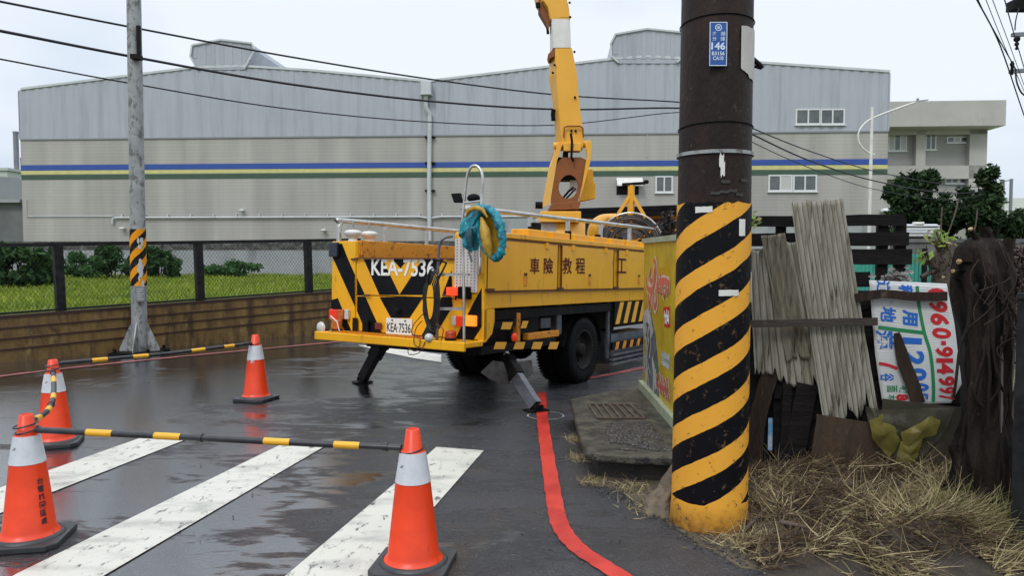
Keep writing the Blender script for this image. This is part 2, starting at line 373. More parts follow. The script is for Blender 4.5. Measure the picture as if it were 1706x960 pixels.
# ------------------------------------------------------------------ drain slab
M_slab = mat('mossy_concrete', (.085, .078, .056), .42, col2=(.035, .033, .024), ns=5, lo=.4, hi=.6, dirt=(.010, .009, .008), ds=9, dlo=.48, dhi=.60, bump=.9, bs=60)
t = thing('drain_slab', 'raised mossy concrete slab over the roadside drain, beside the yellow advert board', 'drain cover')
SZ = .19
slab = [G(975, 755, SZ), G(1060, 762, SZ), G(1150, 764, SZ), G(1180, 700, SZ), G(1150, 640, SZ), G(1078, 640, SZ), G(1000, 655, SZ), G(950, 665, SZ), G(958, 700, SZ)]
mb = MB(); mb.prism([(p.x, p.y) for p in slab], 2, .135, SZ); mb.build('slab_top', M_slab, t, bevel=.012)
mb = MB(); mb.prism([(p.x+(.10 if i in (0,) else 0)+(.05 if i > 5 else 0), p.y+(.10 if i < 3 else (-.03 if i == 4 else 0))) for i, p in enumerate(slab)], 2, -.0, .134)
mb.build('slab_void_block', mat('void_shade_black', (.012, .011, .010), .6, col2=(.03, .027, .02), ns=5, bump=.5), t)  # black block: shade of the void under the slab put into its colour
mb = MB()
gq = [G(981, 676, SZ), G(1050, 676, SZ), G(1074, 699, SZ), G(996, 699, SZ)]
def lerp(a, b, t): return a+(b-a)*t
for k in range(7):
    a = lerp(gq[0], gq[1], k/6); b = lerp(gq[3], gq[2], k/6); mb.bar(a+Vector((0, 0, .006)), b+Vector((0, 0, .006)), .022, .014)
for k in (0, 1): mb.bar(lerp(gq[0], gq[3], k)+Vector((0, 0, .007)), lerp(gq[1], gq[2], k)+Vector((0, 0, .007)), .03, .016)
mb.build('drain_grate', mat('rusty_grate', (.03, .024, .02), .5, col2=(.09, .06, .04), ns=12), t)
mb = MB()
for k in range(4200):
    u, v = random.random(), random.random()
    q = [G(1005, 706, SZ), G(1080, 703, SZ), G(1122, 756, SZ), G(1022, 750, SZ)]
    p = lerp(lerp(q[0], q[1], u), lerp(q[3], q[2], u), v)
    if nz3(p.x, p.y, 0, 5) < -.18: continue
    r = random.uniform(.004, .012); mb.ball((p.x, p.y, SZ+r*.3), r, 5, 3, (random.uniform(.7, 1.3), random.uniform(.7, 1.3), .7))
o = mb.build('gravel', mat('gravel', (.08, .07, .06), .7, island=[(.02, .017, .015), (.06, .052, .045), (.035, .03, .026), (.13, .12, .10)])); o['kind'] = 'stuff'
o['label'] = 'loose dark gravel scattered over the drain slab'

# ------------------------------------------------------------------ factory
FA = Frame((-36.4, 56, 0), (0, 0, math.atan2(-3.8, 62.5)))
def FP(px, py, y=0): p = FA.hit(px, py, 1, y); return (p.x, p.z)
M_tile = None
def brick_mat():
    m = bpy.data.materials.new('beige_facade_tile'); m.use_nodes = True; nt = m.node_tree; N = nt.nodes; L = nt.links; b = N['Principled BSDF']
    tc = N.new('ShaderNodeTexCoord'); mp = N.new('ShaderNodeMapping'); mp.inputs['Rotation'].default_value = (R(90), 0, 0)
    L.new(tc.outputs['Object'], mp.inputs['Vector'])
    br = N.new('ShaderNodeTexBrick'); br.inputs['Scale'].default_value = 1.0; br.inputs['Brick Width'].default_value = 5.0; br.inputs['Row Height'].default_value = .24
    br.inputs['Mortar Size'].default_value = .022; br.inputs['Mortar Smooth'].default_value = .4
    br.inputs['Color1'].default_value = (.395, .375, .340, 1); br.inputs['Color2'].default_value = (.385, .366, .332, 1); br.inputs['Mortar'].default_value = (.335, .318, .29, 1)
    L.new(mp.outputs['Vector'], br.inputs['Vector'])
    n = N.new('ShaderNodeTexNoise'); n.inputs['Scale'].default_value = .35; n.inputs['Detail'].default_value = 7
    mp2 = N.new('ShaderNodeMapping'); mp2.inputs['Scale'].default_value = (2.2, 1, .22); L.new(tc.outputs['Object'], mp2.inputs['Vector']); L.new(mp2.outputs['Vector'], n.inputs['Vector'])
    r = N.new('ShaderNodeMapRange'); r.inputs['From Min'].default_value = .3; r.inputs['From Max'].default_value = .7; r.inputs['To Min'].default_value = .80; r.inputs['To Max'].default_value = 1.08
    L.new(n.outputs['Fac'], r.inputs['Value']); v = N.new('ShaderNodeVectorMath'); v.operation = 'SCALE'
    L.new(br.outputs['Color'], v.inputs[0]); L.new(r.outputs['Result'], v.inputs['Scale']); L.new(v.outputs['Vector'], b.inputs['Base Color'])
    b.inputs['Roughness'].default_value = .6; return m
M_tile = brick_mat()
M_clad = mat('blue_grey_cladding', (.385, .40, .445), .45, col2=(.36, .375, .415), ns=.3, dirt=(.28, .30, .33), ds=.9, dlo=.48, dhi=.70, dstretch=(1.5, 1, .12))
M_trim = mat('pale_trim', (.55, .57, .58), .5, col2=(.45, .47, .48), ns=1)
M_glass = mat('window_glass', (.05, .06, .065), .08, col2=(.10, .11, .11), ns=1.5, spec=.8)
M_frame = mat('window_frame', (.62, .63, .62), .45)
M_curt = mat('curtain', (.48, .48, .46), .8)
fac = thing('factory_building', 'long factory with grey corrugated upper wall and blue, yellow and green stripes', 'factory', FA.loc, FA.rot)
zj = FP(600, 226)[1]; zL = FP(40, 228)[1]; zR = FP(1478, 213)[1]; W = FP(1478, 300)[0]
roof = [(36, 150), (326, 114), (409, 112), (520, 119), (712, 137), (1020, 100), (1078, 96), (1136, 99), (1250, 105), (1482, 121)]
roof_u = [FP(*p) for p in roof]
# the two gables: straighten with ridges under the monitors
def roofz(u):
    for (a, za), (b, zb) in zip(roof_u, roof_u[1:]):
        if u <= b: return za+(zb-za)*(u-a)/(b-a)
    return roof_u[-1][1]
DEP = 45
mb = MB(); mb.box((0, 0, 0), (W, .3, zj-.05)); mb.box((0, .3, 0), (.3, DEP, zj-.05)); mb.box((W-.3, .3, 0), (W, DEP, zj-.05)); mb.build('lower_wall', M_tile, fac)
mb = MB(); n = int(W/.165)
vs = []; fs = []
for i in range(n+1):
    u = W*i/n; off = [-.06, -.06, -.02, -.02][i % 4]; z1 = roofz(u)
    vs += [(u, off, zj), (u, off, z1)]
    if i: fs.append((2*i-2, 2*i, 2*i+1, 2*i-1))
mb.add(vs, fs)
for u in (0, W): mb.box((u-.05, -.06, zj), (u+.05, DEP, roofz(u)-.06))
mb.build('upper_cladding', M_clad, fac)
mb = MB()
for (a, za), (b, zb) in zip(roof_u, roof_u[1:]):
    mb.add([(a, -.12, za), (b, -.12, zb), (b, DEP, zb), (a, DEP, za), (a, -.12, za+.16), (b, -.12, zb+.16), (b, DEP, zb+.16), (a, DEP, za+.16)],
           [(0, 1, 5, 4), (0, 3, 2, 1), (4, 5, 6, 7), (0, 4, 7, 3), (1, 2, 6, 5)])
mb.build('roof', M_trim, fac)
mb = MB(); mb.box((0, -.075, zj-.10), (W, .0, zj+.0)); mb.build('cladding_flashing', mat('flashing', (.22, .23, .24), .5), fac)
for k, (pa, pb, cc, nm) in enumerate([(273, 282, (.025, .075, .33), 'blue'), (283, 289, (.60, .56, .22), 'yellow'), (290, 298, (.045, .09, .055), 'green')]):
    z1 = FP(600, pa-2)[1]; z0 = FP(600, pb-2)[1]
    mb = MB(); mb.box((0, -.02-.002*k, z0), (W, .01, z1)); o = mb.build('painted_stripe', mat('stripe_'+nm, cc, .5, col2=tuple(c*.85 for c in cc), ns=2), fac); o['label'] = nm+' painted stripe'
# ridge monitors
def monitor(pts, dep=30):
    q = [FP(*p) for p in pts]
    mb = MB(); mb.prism(q, 1, -.10, dep)
    # vertical ribs on the end face
    us = [p[0] for p in q]; u0, u1 = min(us), max(us)
    def top(u, hi=True):
        zs = []
        for (a, za), (b, zb) in zip(q, q[1:]+q[:1]):
            if a != b and min(a, b) <= u <= max(a, b): zs.append(za+(zb-za)*(u-a)/(b-a))
        return (min(zs), max(zs)) if len(zs) > 1 else None
    u = u0+.2
    while u < u1:
        z = top(u)
        if z and z[1]-z[0] > .2: mb.box((u, -.125, z[0]+.3), (u+.28, -.10, z[1]-.06))
        u += .66
    o = mb.build('roof_monitor', M_clad, fac)
    mb = MB()
    for (a, za), (b, zb) in zip(q, q[1:]):
        mb.bar((a, -.18, za+.05), (b, -.18, zb+.05), .12, .10, (0, 1, 0))
    mb.build('monitor_edge', M_trim, o)
monitor([(331, 117), (319, 96), (322, 77), (369, 68), (421, 74), (426, 84), (409, 116)])
monitor([(1030, 106), (1018, 95), (1017, 75), (1025, 59), (1078, 50), (1136, 56), (1143, 72), (1140, 93), (1127, 106)])
# windows: (x0,y0,x1,y1, panes)
def window(x0, y0, x1, y1, kinds, off=-.07, par=None, fp=FP):
    a = fp(x0, y1); b = fp(x1, y0); n = len(kinds); par = par or fac
    mb = MB(); wu = b[0]-a[0]; th = .10
    mb.box((a[0], off-.03, a[1]), (b[0], off+.12, a[1]+th)); mb.box((a[0], off-.03, b[1]-th), (b[0], off+.12, b[1]))
    for k in range(n+1):
        u = a[0]+wu*k/n; mb.box((u-th/2*(1 if 0 < k < n else 1.2), off-.032, a[1]), (u+th/2, off+.12, b[1]))
    mb.box((a[0]-.12, off-.12, a[1]-.08), (b[0]+.12, off+.1, a[1]-.003))
    f = mb.build('window', M_frame, par)
    for k, kd in enumerate(kinds):
        u0 = a[0]+wu*k/n+th/2; u1 = a[0]+wu*(k+1)/n-th/2
        mb = MB(); mb.box((u0, off, a[1]+th), (u1, off+.03, b[1]-th)); mb.build('pane', M_curt if kd == 'c' else M_glass, f)
window(1326, 181, 1366, 208, 'gg'); window(1367, 181, 1406, 208, 'gg')
window(1281, 291, 1319, 319, 'gc', -.02); window(1322, 291, 1360, 319, 'gg', -.02)
window(1093, 293, 1120, 321, 'gg', -.02)
mb = MB(); a = FP(1027, 322); b = FP(1070, 309)
mb.box((a[0], -.05, a[1]-.1), (b[0]-.25, .01, b[1])); o = mb.build('wall_opening', M_dark, fac)
mb = MB(); c = FP(1070, 296); mb.add([(a[0], -.06, c[1]), (b[0], -.06, c[1]), (b[0], -.7, b[1]), (a[0], -.7, b[1]), (a[0], -.06, c[1]-.08), (b[0], -.06, c[1]-.08), (b[0], -.7, b[1]-.08), (a[0], -.7, b[1]-.08)],
   [(0,1,2,3),(7,6,5,4),(0,4,5,1),(1,5,6,2),(2,6,7,3),(3,7,4,0)]); mb.build('window_hood', M_white, fac)
# downpipe with collector box
mb = MB(); a = FP(704, 158); b = FP(720, 139); mb.box((a[0], -.75, a[1]), (b[0], -.08, b[1])); mb.box((a[0]-.05, -.8, a[1]-.12), (b[0]+.05, -.07, a[1]-.0)); o = mb.build('rain_collector', M_trim, fac)
mb = MB(); mb.tube([(FP(711, 158)[0], -.4, FP(711, 160)[1]), (FP(711, 182)[0], -.4, FP(711, 180)[1]), (FP(717, 190)[0], -.28, FP(717, 190)[1]), (FP(717, 196)[0], -.25, FP(717, 196)[1]), (FP(716, 300)[0], -.25, FP(716, 300)[1]), (FP(716, 300)[0], -.25, 0)], .16, 10)
mb.build('downpipe', M_trim, fac)
mb = MB()
for yy in (229, 272, 318):
    p = FP(717, yy); mb.box((p[0]-.35, -.3, p[1]-.06), (p[0]+.35, -.0, p[1]+.06))
mb.build('pipe_clamp', M_dark, fac)
mb = MB(); z = FP(500, 362)[1]
mb.tube([(FP(189, 372)[0], -.15, z-.45), (FP(190, 364)[0], -.15, z-.05), (FP(194, 362)[0], -.15, z), (FP(700, 362)[0], -.15, z), (FP(716, 365)[0], -.15, z-.12), (FP(735, 362)[0], -.15, z), (FP(990, 362)[0], -.15, z)], .07, 8)
for px in range(205, 980, 38): p = FP(px, 362); mb.box((p[0]-.05, -.2, z), (p[0]+.05, -.02, z+.25))
mb.build('conduit', M_trim, fac)
mb = MB(); q = FP(45, 361); mb.tube([(q[0], -.05, FP(45, 333)[1]), (q[0], -.05, q[1]), (FP(189, 362)[0], -.05, q[1])], .035, 6); mb.build('conduit', M_trim, fac)
for px, py in ((207, 381), (541, 384), (405, 351)):
    p = FP(px, py); mb = MB(); mb.ball((p[0], -.3, p[1]), .17, 10, 6, (1.3, 1, .55)); mb.box((p[0]-.1, -.25, p[1]-.02), (p[0]+.1, .0, p[1]+.08)); mb.build('wall_lamp', M_frame, fac)
mb = MB(); p = FP(1475, 352); mb.ball((p[0], -.3, p[1]), .35, 10, 6, (1.4, 1, .6)); mb.build('wall_lamp', M_frame, fac)
mb = MB(); q = FP(1078, 220); z0 = FP(1078, 262)[1]; mb.tube([(q[0], -.03, q[1]), (q[0], -.03, z0)], .03, 6); mb.build('thin_conduit', M_trim, fac)

# boundary wall of the factory, low and a taller stretch
M_bw = mat('stained_boundary_wall', (.34, .35, .36), .75, col2=(.27, .28, .29), ns=.7, dirt=(.10, .10, .10), ds=.8, dlo=.56, dhi=.8, dstretch=(1, 1, .25))
M_bwcap = mat('sooty_wall_cap', (.05, .048, .045), .85, col2=(.20, .195, .18), ns=3, lo=.45, hi=.75)
BW = Frame((-45, 49.6, 0), (0, 0, math.atan2(-2.9, 62)))
def BP(px, py): p = BW.hit(px, py, 1, 0); return (p.x, p.z)
bw = thing('boundary_wall', 'low pale rendered wall with a sooty cap along the field behind the mesh fence', 'wall', BW.loc, BW.rot)
z1 = BP(300, 402)[1]; u1 = BP(775, 400)[0]
mb = MB(); mb.box((0, 0, 0), (u1, .25, z1-.55)); mb.build('wall_panel', M_bw, bw)
mb = MB(); mb.box((-.0, -.03, z1-.548), (u1+.02, .28, z1)); mb.build('wall_cap', M_bwcap, bw)
bw2 = thing('boundary_wall', 'taller blue-grey boundary wall behind the truck crane turret', 'wall', BW.loc, BW.rot)
z2 = BP(900, 364)[1]; u2 = BP(1500, 400)[0]
mb = MB(); mb.box((u1+.03, .02, 0), (u2, .27, z2)); mb.build('wall_panel', M_bw, bw2)
# left outbuildings and chimneys
def bbox_px(x0, x1, y0, Y, dep, z0=0):
    a = P(x0, y0, Y); b = P(x1, y0, Y); return (a.x, Y, z0), (b.x, Y+dep, a.z)
t = thing('outbuilding', 'small grey shed with a dark roof at the left edge beside the factory', 'shed')
a, b = bbox_px(-90, 40, 338, 58, 10); mb = MB(); mb.box(a, b); mb.build('wall', mat('shed_grey', (.17, .18, .18), .7, col2=(.11, .115, .115), ns=.5), t)
a2 = P(-95, 336, 57.7); mb = MB(); mb.box((a[0]-.2, 57.5, b[2]), (b[0]+.0, 68, b[2]+.25)); mb.build('roof', mat('shed_roof', (.30, .31, .31), .6), t)
a3, b3 = bbox_px(-90, 42, 305, 70, 10); mb = MB(); mb.box(a3, b3); mb.prism([(a3[0], b3[2]), (b3[0], b3[2]), (b3[0]-.6, b3[2]+.5), (a3[0], b3[2]+.9)], 1, 70, 80)
t = tag(mb.build('warehouse', mat('warehouse_grey', (.24, .26, .27), .6, col2=(.2, .22, .23), ns=.4)), 'grey warehouse block behind the shed at the left edge', 'warehouse')
a4, b4 = bbox_px(-90, 12, 284, 85, 10); mb = MB(); mb.box(a4, b4); mb.box((a4[0]-.1, 84.8, b4[2]), (b4[0]+.2, 95.2, b4[2]+.3)); tag(mb.build('warehouse', mat('pale_green_wall', (.46, .50, .45), .6, col2=(.4, .45, .4), ns=.5)), 'pale green building end at the far left edge under the chimneys', 'building')
for (px, y0, wpx, Y, lb) in ((26, 219, 8, 90, 'taller grey steel chimney left of the factory'), (37, 263, 6, 92, 'shorter grey chimney right beside the factory corner')):
    p = P(px, y0, Y); r = wpx/2*Y/FPX; mb = MB(); mb.lathe([(r, 0), (r, p.z-.5), (r*1.02, p.z-.4), (r*.95, p.z-.02)], 12, (p.x, Y, 0)); mb.lathe([(r*1.12, p.z-.25), (r*1.12, p.z)], 12, (p.x, Y, 0))
    tag(mb.build('chimney', mat('chimney_grey', (.13, .14, .17), .5, col2=(.2, .2, .22), ns=1)), lb, 'chimney', 'factory chimneys')

# ------------------------------------------------------------------ office block on the right
OB = Frame((P(1478, 300, 66).x-4, 66, 0), (0, 0, R(-4)))
def OP(px, py, y=0): p = OB.hit(px, py, 1, y); return (p.x, p.z)
ob = thing('office_building', 'beige concrete office block with a deep flat parapet at the right behind the trees', 'building', OB.loc, OB.rot)
M_ob = mat('beige_render', (.42, .41, .375), .75, col2=(.37, .36, .33), ns=.5, dirt=(.28, .27, .245), ds=.6, dlo=.55, dhi=.75, dstretch=(1, 1, .3))
M_ob2 = mat('grey_render', (.30, .295, .275), .75, col2=(.27, .265, .25), ns=.6)
uR = OP(1643, 300)[0]; zb = OP(1560, 214)[1]
mb = MB(); mb.box((0, .6, 0), (uR, 14, zb)); mb.build('recessed_wall', M_ob2, ob)
mb = MB(); a = OP(1400, 210, -1.6); b = OP(1677, 166, -1.6); za = OP(1677, 209, -1.6)[1]
mb.box((0, -1.6, za), (b[0], 15, b[1])); mb.build('parapet', M_ob, ob, bevel=.03)
mb = MB()
zs = [OP(1560, 276)[1], OP(1560, 298)[1]]
mb.box((0, 0, zs[1]), (uR, .597, zs[0])); mb.box((OP(1614, 300)[0], 0, 0), (uR+.003, .6, zb)); mb.box((OP(1525, 300)[0], 0, zs[0]), (OP(1541, 300)[0], .598, zb)); mb.box((0, .0, zb-.5), (uR, .59, zb-.002))
mb.box((0, .1, 0), (uR, .5, OP(1560, 325)[1]))
mb.build('frame_beams', M_ob, ob)
OW = lambda px, py: OP(px, py, .6)
window(1480, 224, 1510, 252, 'cgc', .58, ob, OW); window(1542, 223, 1559, 250, 'gg', .58, ob, OW)
window(1578, 227, 1622, 238, 'gcgg', .58, ob, OW); window(1575, 294, 1596, 306, 'gg', .58, ob, OW); window(1598, 294, 1618, 306, 'gg', .58, ob, OW)
# distant white building at right edge
a, b = bbox_px(1672, 1760, 330, 60, 12); mb = MB(); mb.box(a, b)
for k in range(6): mb.box((a[0]-.02, 59.9, b[2]-1-k*.9), (b[0], 60, b[2]-.94-k*.9))
tag(mb.build('warehouse', mat('pale_ribbed_wall', (.60, .64, .60), .6)), 'pale ribbed building at the far right edge behind the concrete pole', 'building')

# ------------------------------------------------------------------ field grass, shrubs
M_grass = mat('field_grass', (.2, .3, .03), .6, island=[(.20, .27, .02), (.32, .37, .03), (.26, .33, .02), (.15, .22, .02), (.38, .42, .06)], trans=.35, col2=(.10, .17, .02), ns=.35, lo=.45, hi=.68)
n = 60000
Y_ = 15+33.5*rng.random(n)**.9; X_ = Y_*(-.80+.62*rng.random(n))
side = (X_-bar0.x)*bd.y-(Y_-bar0.y)*bd.x
keep = side < -.5
X_, Y_ = X_[keep], Y_[keep]; n = len(X_)
ht = .16+.20*rng.random(n)+.08*np.sin(X_*1.7)*np.sin(Y_*.9)
strands_o = strands('grass', np.stack([X_, Y_, np.zeros(n)], 1), np.stack([rng.normal(size=n)*.35, rng.normal(size=n)*.35, np.ones(n)], 1), ht, .022+.02*rng.random(n), M_grass, 2, .3)
strands_o['kind'] = 'stuff'; strands_o['label'] = 'bright yellow-green grass of the field behind the mesh fence'
M_leafd = mat('dark_leaves', (.03, .06, .02), .65, spec=.15, island=[(.012, .035, .012), (.03, .075, .02), (.05, .11, .03), (.02, .05, .015)], trans=.2)
M_leafm = mat('mid_leaves', (.04, .09, .03), .65, spec=.15, island=[(.03, .085, .03), (.06, .14, .04), (.045, .11, .035), (.09, .17, .06)], trans=.25)
M_bark = mat('bark', (.06, .045, .035), .85, col2=(.10, .08, .06), ns=8, bump=.6, bs=30)
def shrub(x0, x1, y0, y1, Y, lb, m, nl=3500, size=.13, nm='shrub', cat='bush', grp='bushes against the boundary wall'):
    c0 = P((x0+x1)/2, y1, Y); wd = (x1-x0)*Y/FPX; ht = (y1-y0)*Y/FPX; base = Vector((c0.x, Y, 0))
    t = thing(nm, lb, cat, base, group=grp); top = P((x0+x1)/2, y0, Y).z
    cl = []
    for k in range(13):
        a = random.uniform(-.42, .42); h = random.uniform(.25, .88)*(1-.9*a*a)
        cl.append(((a*wd, random.uniform(-.35, .35)*min(wd, 2), h*top), (wd*random.uniform(.13, .22), .5, top*random.uniform(.10, .19))))
    leaves_obj('crown', cl, int(nl*.6), size*1.05, m, t)
    mb = MB()
    for c, r in cl[:8]: mb.tube([(c[0]*.15, 0, 0), (c[0]*.6, c[1]*.5, c[2]*.6), (c[0], c[1], c[2])], [.05, .03, .012], 5)
    mb.build('stem', M_bark, t)
shrub(-50, 90, 408, 490, 31, 'dark broad-leaved bush at the left edge behind the mesh fence', M_leafd, 3800, .2)
shrub(112, 168, 420, 482, 40, 'small green bush just right of the first fence post', M_leafm, 2600)
shrub(160, 222, 405, 480, 42, 'leafy bush left of the street light pole', M_leafd, 3200, .16)
shrub(240, 292, 406, 475, 42, 'rounded dark bush right of the street light pole', M_leafd, 3600, .15)
shrub(338, 432, 437, 470, 44, 'low spreading bright green bush alone against the pale wall', M_leafm, 3000, .15)
# blue bucket at left edge
p = P(0, 470, 33); mb = MB(); mb.lathe([(.22, 0), (.29, .75), (.31, .78), (.29, .78)], 14, (p.x-.1, 33, 0)); tag(mb.build('barrel', mat('blue_plastic', (.02, .12, .45), .4)), 'blue plastic barrel cut off by the left edge of the field', 'barrel')

# ------------------------------------------------------------------ barrier + fence
M_plk = mat('wet_brown_boarding', (.19, .115, .035), .45, col2=(.055, .028, .010), ns=2.2, stretch=(2.2, 1, .8), lo=.40, hi=.64, dirt=(.28, .19, .07), ds=2.5, dlo=.52, dhi=.70, dstretch=(2, 1, .8), bump=.3, bs=20)
M_plk2 = mat('brown_groove', (.035, .012, .008), .6)
M_fpost = mat('black_fence_steel', (.006, .006, .007), .6, spec=.2, col2=(.02, .02, .02), ns=10)
BA = Frame(bar0, (math.radians(0), -math.atan(.026), math.atan2(bd.y, bd.x)))
ba = thing('road_barrier', 'long low wet brown boarded barrier along the far kerb', 'barrier', BA.loc, BA.rot)
mb = MB(); Lx0, Lx1 = -22, 6.4
for k in range(4):
    mb.box((Lx0, 0, -.55 if k == 0 else .03+.155*k), (Lx1, .06, .03+.155*(k+1)-.012))
mb.build('boarding', M_plk, ba, bevel=.006)
mb = MB()
for k in range(1, 5): mb.box((Lx0, -.012, .03+.155*k-.018), (Lx1, .0, .03+.155*k+.006))
mb.box((Lx0, -.01, .642), (Lx1, .08, .675)); mb.build('board_ledge', M_plk2, ba)
fn = thing('mesh_fence', 'black steel mesh fence on top of the brown barrier', 'fence', BA.loc, BA.rot)
posts = [.82+2.17*k for k in range(-9, 3)]
for x in posts:
    mb = MB(); mb.box((x-.062, .075, -.5), (x+.062, .18, 1.66)); mb.build('fence_post', M_fpost, fn)
mb = MB(); mb.box((Lx0, .09, 1.655), (Lx1, .16, 1.71)); mb.box((Lx0, .10, .68), (Lx1, .15, .71)); mb.build('fence_rail', M_fpost, fn)
mb = MB(); s = .062; z0, z1 = .70, 1.66
x = Lx0+.8
hgt = z1-z0
xs = np.arange(-8.5, Lx1, s)
for x in xs:
    for sg in (1, -1):
        xe = x+sg*hgt*.75
        if xe > Lx1 or x > Lx1: continue
        mb.bar((x, .115+.004*sg, z0), (xe, .115+.004*sg, z1), .0028, .0028)
o = mb.build('wire_mesh', M_fpost, fn)
mb = MB()
for x in posts:
    for z in (.05, .20, .36, .52): mb.lathe([(.018, 0), (.016, .012)], 8, (0, 0, 0))
    
# ------------------------------------------------------------------ street light pole at left
lp = G(233, 588); LPY = lp.y
t = thing('street_light_pole', 'weathered grey steel pole with peeling black and yellow wrap, standing by the brown barrier', 'pole', (lp.x, LPY, 0))
rp_ = .112
mb = MB(); topx = P(223, 0, LPY).x-lp.x
for seg in range(1): mb.tube([(0, 0, 0), (topx*.5, 0, 2.8), (topx, 0, 5.6), (topx*1.3, 0, 7.6)], [rp_*1.05, rp_, rp_*.93, rp_*.85], 20)
mb.build('pole', M_galv, t)
def stripe_mat(name, ca, cb, period, duty, rise, zmask=None, dirt=(.13, .08, .04), zoff=0., z0=None):
    m = bpy.data.materials.new(name); m.use_nodes = True; nt = m.node_tree; N = nt.nodes; L = nt.links; b = N['Principled BSDF']
    tc = N.new('ShaderNodeTexCoord'); s = N.new('ShaderNodeSeparateXYZ'); L.new(tc.outputs['Object'], s.inputs[0])
    def mt(op, *a):
        x = N.new('ShaderNodeMath'); x.operation = op
        for i, q in enumerate(a):
            if hasattr(q, 'node'): L.new(q, x.inputs[i])
            else: x.inputs[i].default_value = q
        return x.outputs[0]
    ang = mt('ARCTAN2', s.outputs['X'], mt('MULTIPLY', s.outputs['Y'], -1.0))
    nz = N.new('ShaderNodeTexNoise'); nz.inputs['Scale'].default_value = 9; nz.inputs['Detail'].default_value = 5; L.new(tc.outputs['Object'], nz.inputs['Vector'])
    zz = mt('ADD', s.outputs['Z'], mt('MULTIPLY', mt('SUBTRACT', nz.outputs['Fac'], .5), .02))
    tt = mt('DIVIDE', mt('SUBTRACT', mt('ADD', zz, zoff), mt('MULTIPLY', ang, rise/(2*math.pi))), period)
    fr = mt('FRACT', tt); blk = mt('LESS_THAN', fr, duty)
    if zmask is not None: blk = mt('MULTIPLY', blk, mt('GREATER_THAN', zz, zmask))
    x = N.new('ShaderNodeMix'); x.data_type = 'RGBA'; x.inputs['A'].default_value = (*ca, 1); x.inputs['B'].default_value = (*cb, 1); L.new(blk, x.inputs['Factor'])
    n2 = N.new('ShaderNodeTexNoise'); n2.inputs['Scale'].default_value = 22; n2.inputs['Detail'].default_value = 8; n2.inputs['Roughness'].default_value = .7; L.new(tc.outputs['Object'], n2.inputs['Vector'])
    r = N.new('ShaderNodeMapRange'); r.inputs['From Min'].default_value = .585; r.inputs['From Max'].default_value = .67; L.new(n2.outputs['Fac'], r.inputs['Value'])
    y = N.new('ShaderNodeMix'); y.data_type = 'RGBA'; L.new(x.outputs['Result'], y.inputs['A']); y.inputs['B'].default_value = (*dirt, 1); L.new(r.outputs['Result'], y.inputs['Factor'])
    cur = y.outputs['Result']
    if z0 is not None:   # splashed mud on the foot
        r2 = N.new('ShaderNodeMapRange'); r2.inputs['From Min'].default_value = z0; r2.inputs['From Max'].default_value = 0.0; L.new(zz, r2.inputs['Value'])
        md = mt('MULTIPLY', r2.outputs['Result'], mt('MULTIPLY', n2.outputs['Fac'], 1.7))
        q = N.new('ShaderNodeMix'); q.data_type = 'RGBA'; L.new(cur, q.inputs['A']); q.inputs['B'].default_value = (.07, .035, .015, 1); L.new(md, q.inputs['Factor']); cur = q.outputs['Result']
    L.new(cur, b.inputs['Base Color']); b.inputs['Roughness'].default_value = .5; b.inputs['Specular IOR Level'].default_value = .12
    bp = N.new('ShaderNodeBump'); bp.inputs['Strength'].default_value = .25; bp.inputs['Distance'].default_value = .01; L.new(n2.outputs['Fac'], bp.inputs['Height']); L.new(bp.outputs['Normal'], b.inputs['Normal'])
    return m
mb = MB(); z0, z1 = P(230, 476, LPY).z, P(230, 382, LPY).z
nn = 28; rings = []
for k in range(13):
    z = z0+(z1-z0)*k/12; r = rp_*1.02+.004; xo = topx*z/5.6
    rings.append([(xo+r*math.cos(a*2*math.pi/nn)*1., r*math.sin(a*2*math.pi/nn), z) for a in range(nn)])
mb.loft(rings, False, True); o = mb.build('striped_wrap', stripe_mat('small_stripes', (.80, .30, .01), (.012, .012, .015), .27, .5, .75), t)
mb = MB()
for k in range(16):
    z = random.uniform(z0+.02, z1-.15); a = random.uniform(.45, 1.0); r = rp_*1.03+.006; xo = topx*z/5.6; h = random.uniform(.03, .09); da = random.uniform(.1, .25)
    pts = [(xo+r*math.sin(a+da*q), -r*math.cos(a+da*q), z+h*s_*random.uniform(.6, 1)) for q, s_ in ((-1, 0), (-.3, -1), (1, -.4), (.8, .8), (-.4, 1))]
    mb.add(pts, [(0, 1, 2, 3, 4)])
mb.build('peeled_patch', mat('peeled_white', (.5, .5, .48), .6), t)
mb = MB(); a = P(227, 503, LPY-.13); b = P(242, 477, LPY-.13); mb.box((a.x-lp.x, -.15, a.z), (b.x-lp.x, -.112, b.z)); o = mb.build('inspection_box', mat('grey_label_box', (.20, .21, .21), .5, col2=(.15, .16, .16), ns=20), t, bevel=.005)
mb = MB()
for k in range(7): mb.box((a.x-lp.x+.02, -.1525, b.z-.05-k*.026), (b.x-lp.x-.02-(k % 3)*.02, -.151, b.z-.042-k*.026))
mb.build('label_lines', mat('label_print', (.5, .5, .5), .6), o)
mb = MB()
for a in range(4):
    an = a*math.pi/2+.12; d = Vector((math.cos(an), math.sin(an), 0)); nrm = Vector((-d.y, d.x, 0))*.008
    pts = [d*.10+Vector((0, 0, .03)), d*.30+Vector((0, 0, .03)), d*.30+Vector((0, 0, .07)), d*.10+Vector((0, 0, .52))]
    mb.add([p+nrm for p in pts]+[p-nrm for p in pts], [(0, 1, 2, 3), (7, 6, 5, 4), (0, 4, 5, 1), (1, 5, 6, 2), (2, 6, 7, 3), (3, 7, 4, 0)])
mb.build('base_gusset', M_galv, t)
mb = MB(); mb.box((-.33, -.33, 0), (.33, .33, .03))
for sx_ in (-1, 1):
    for sy_ in (-1, 1): mb.lathe([(.025, .03), (.025, .09)], 8, (sx_*.26, sy_*.26, 0))
mb.build('base_plate', M_dark, t)
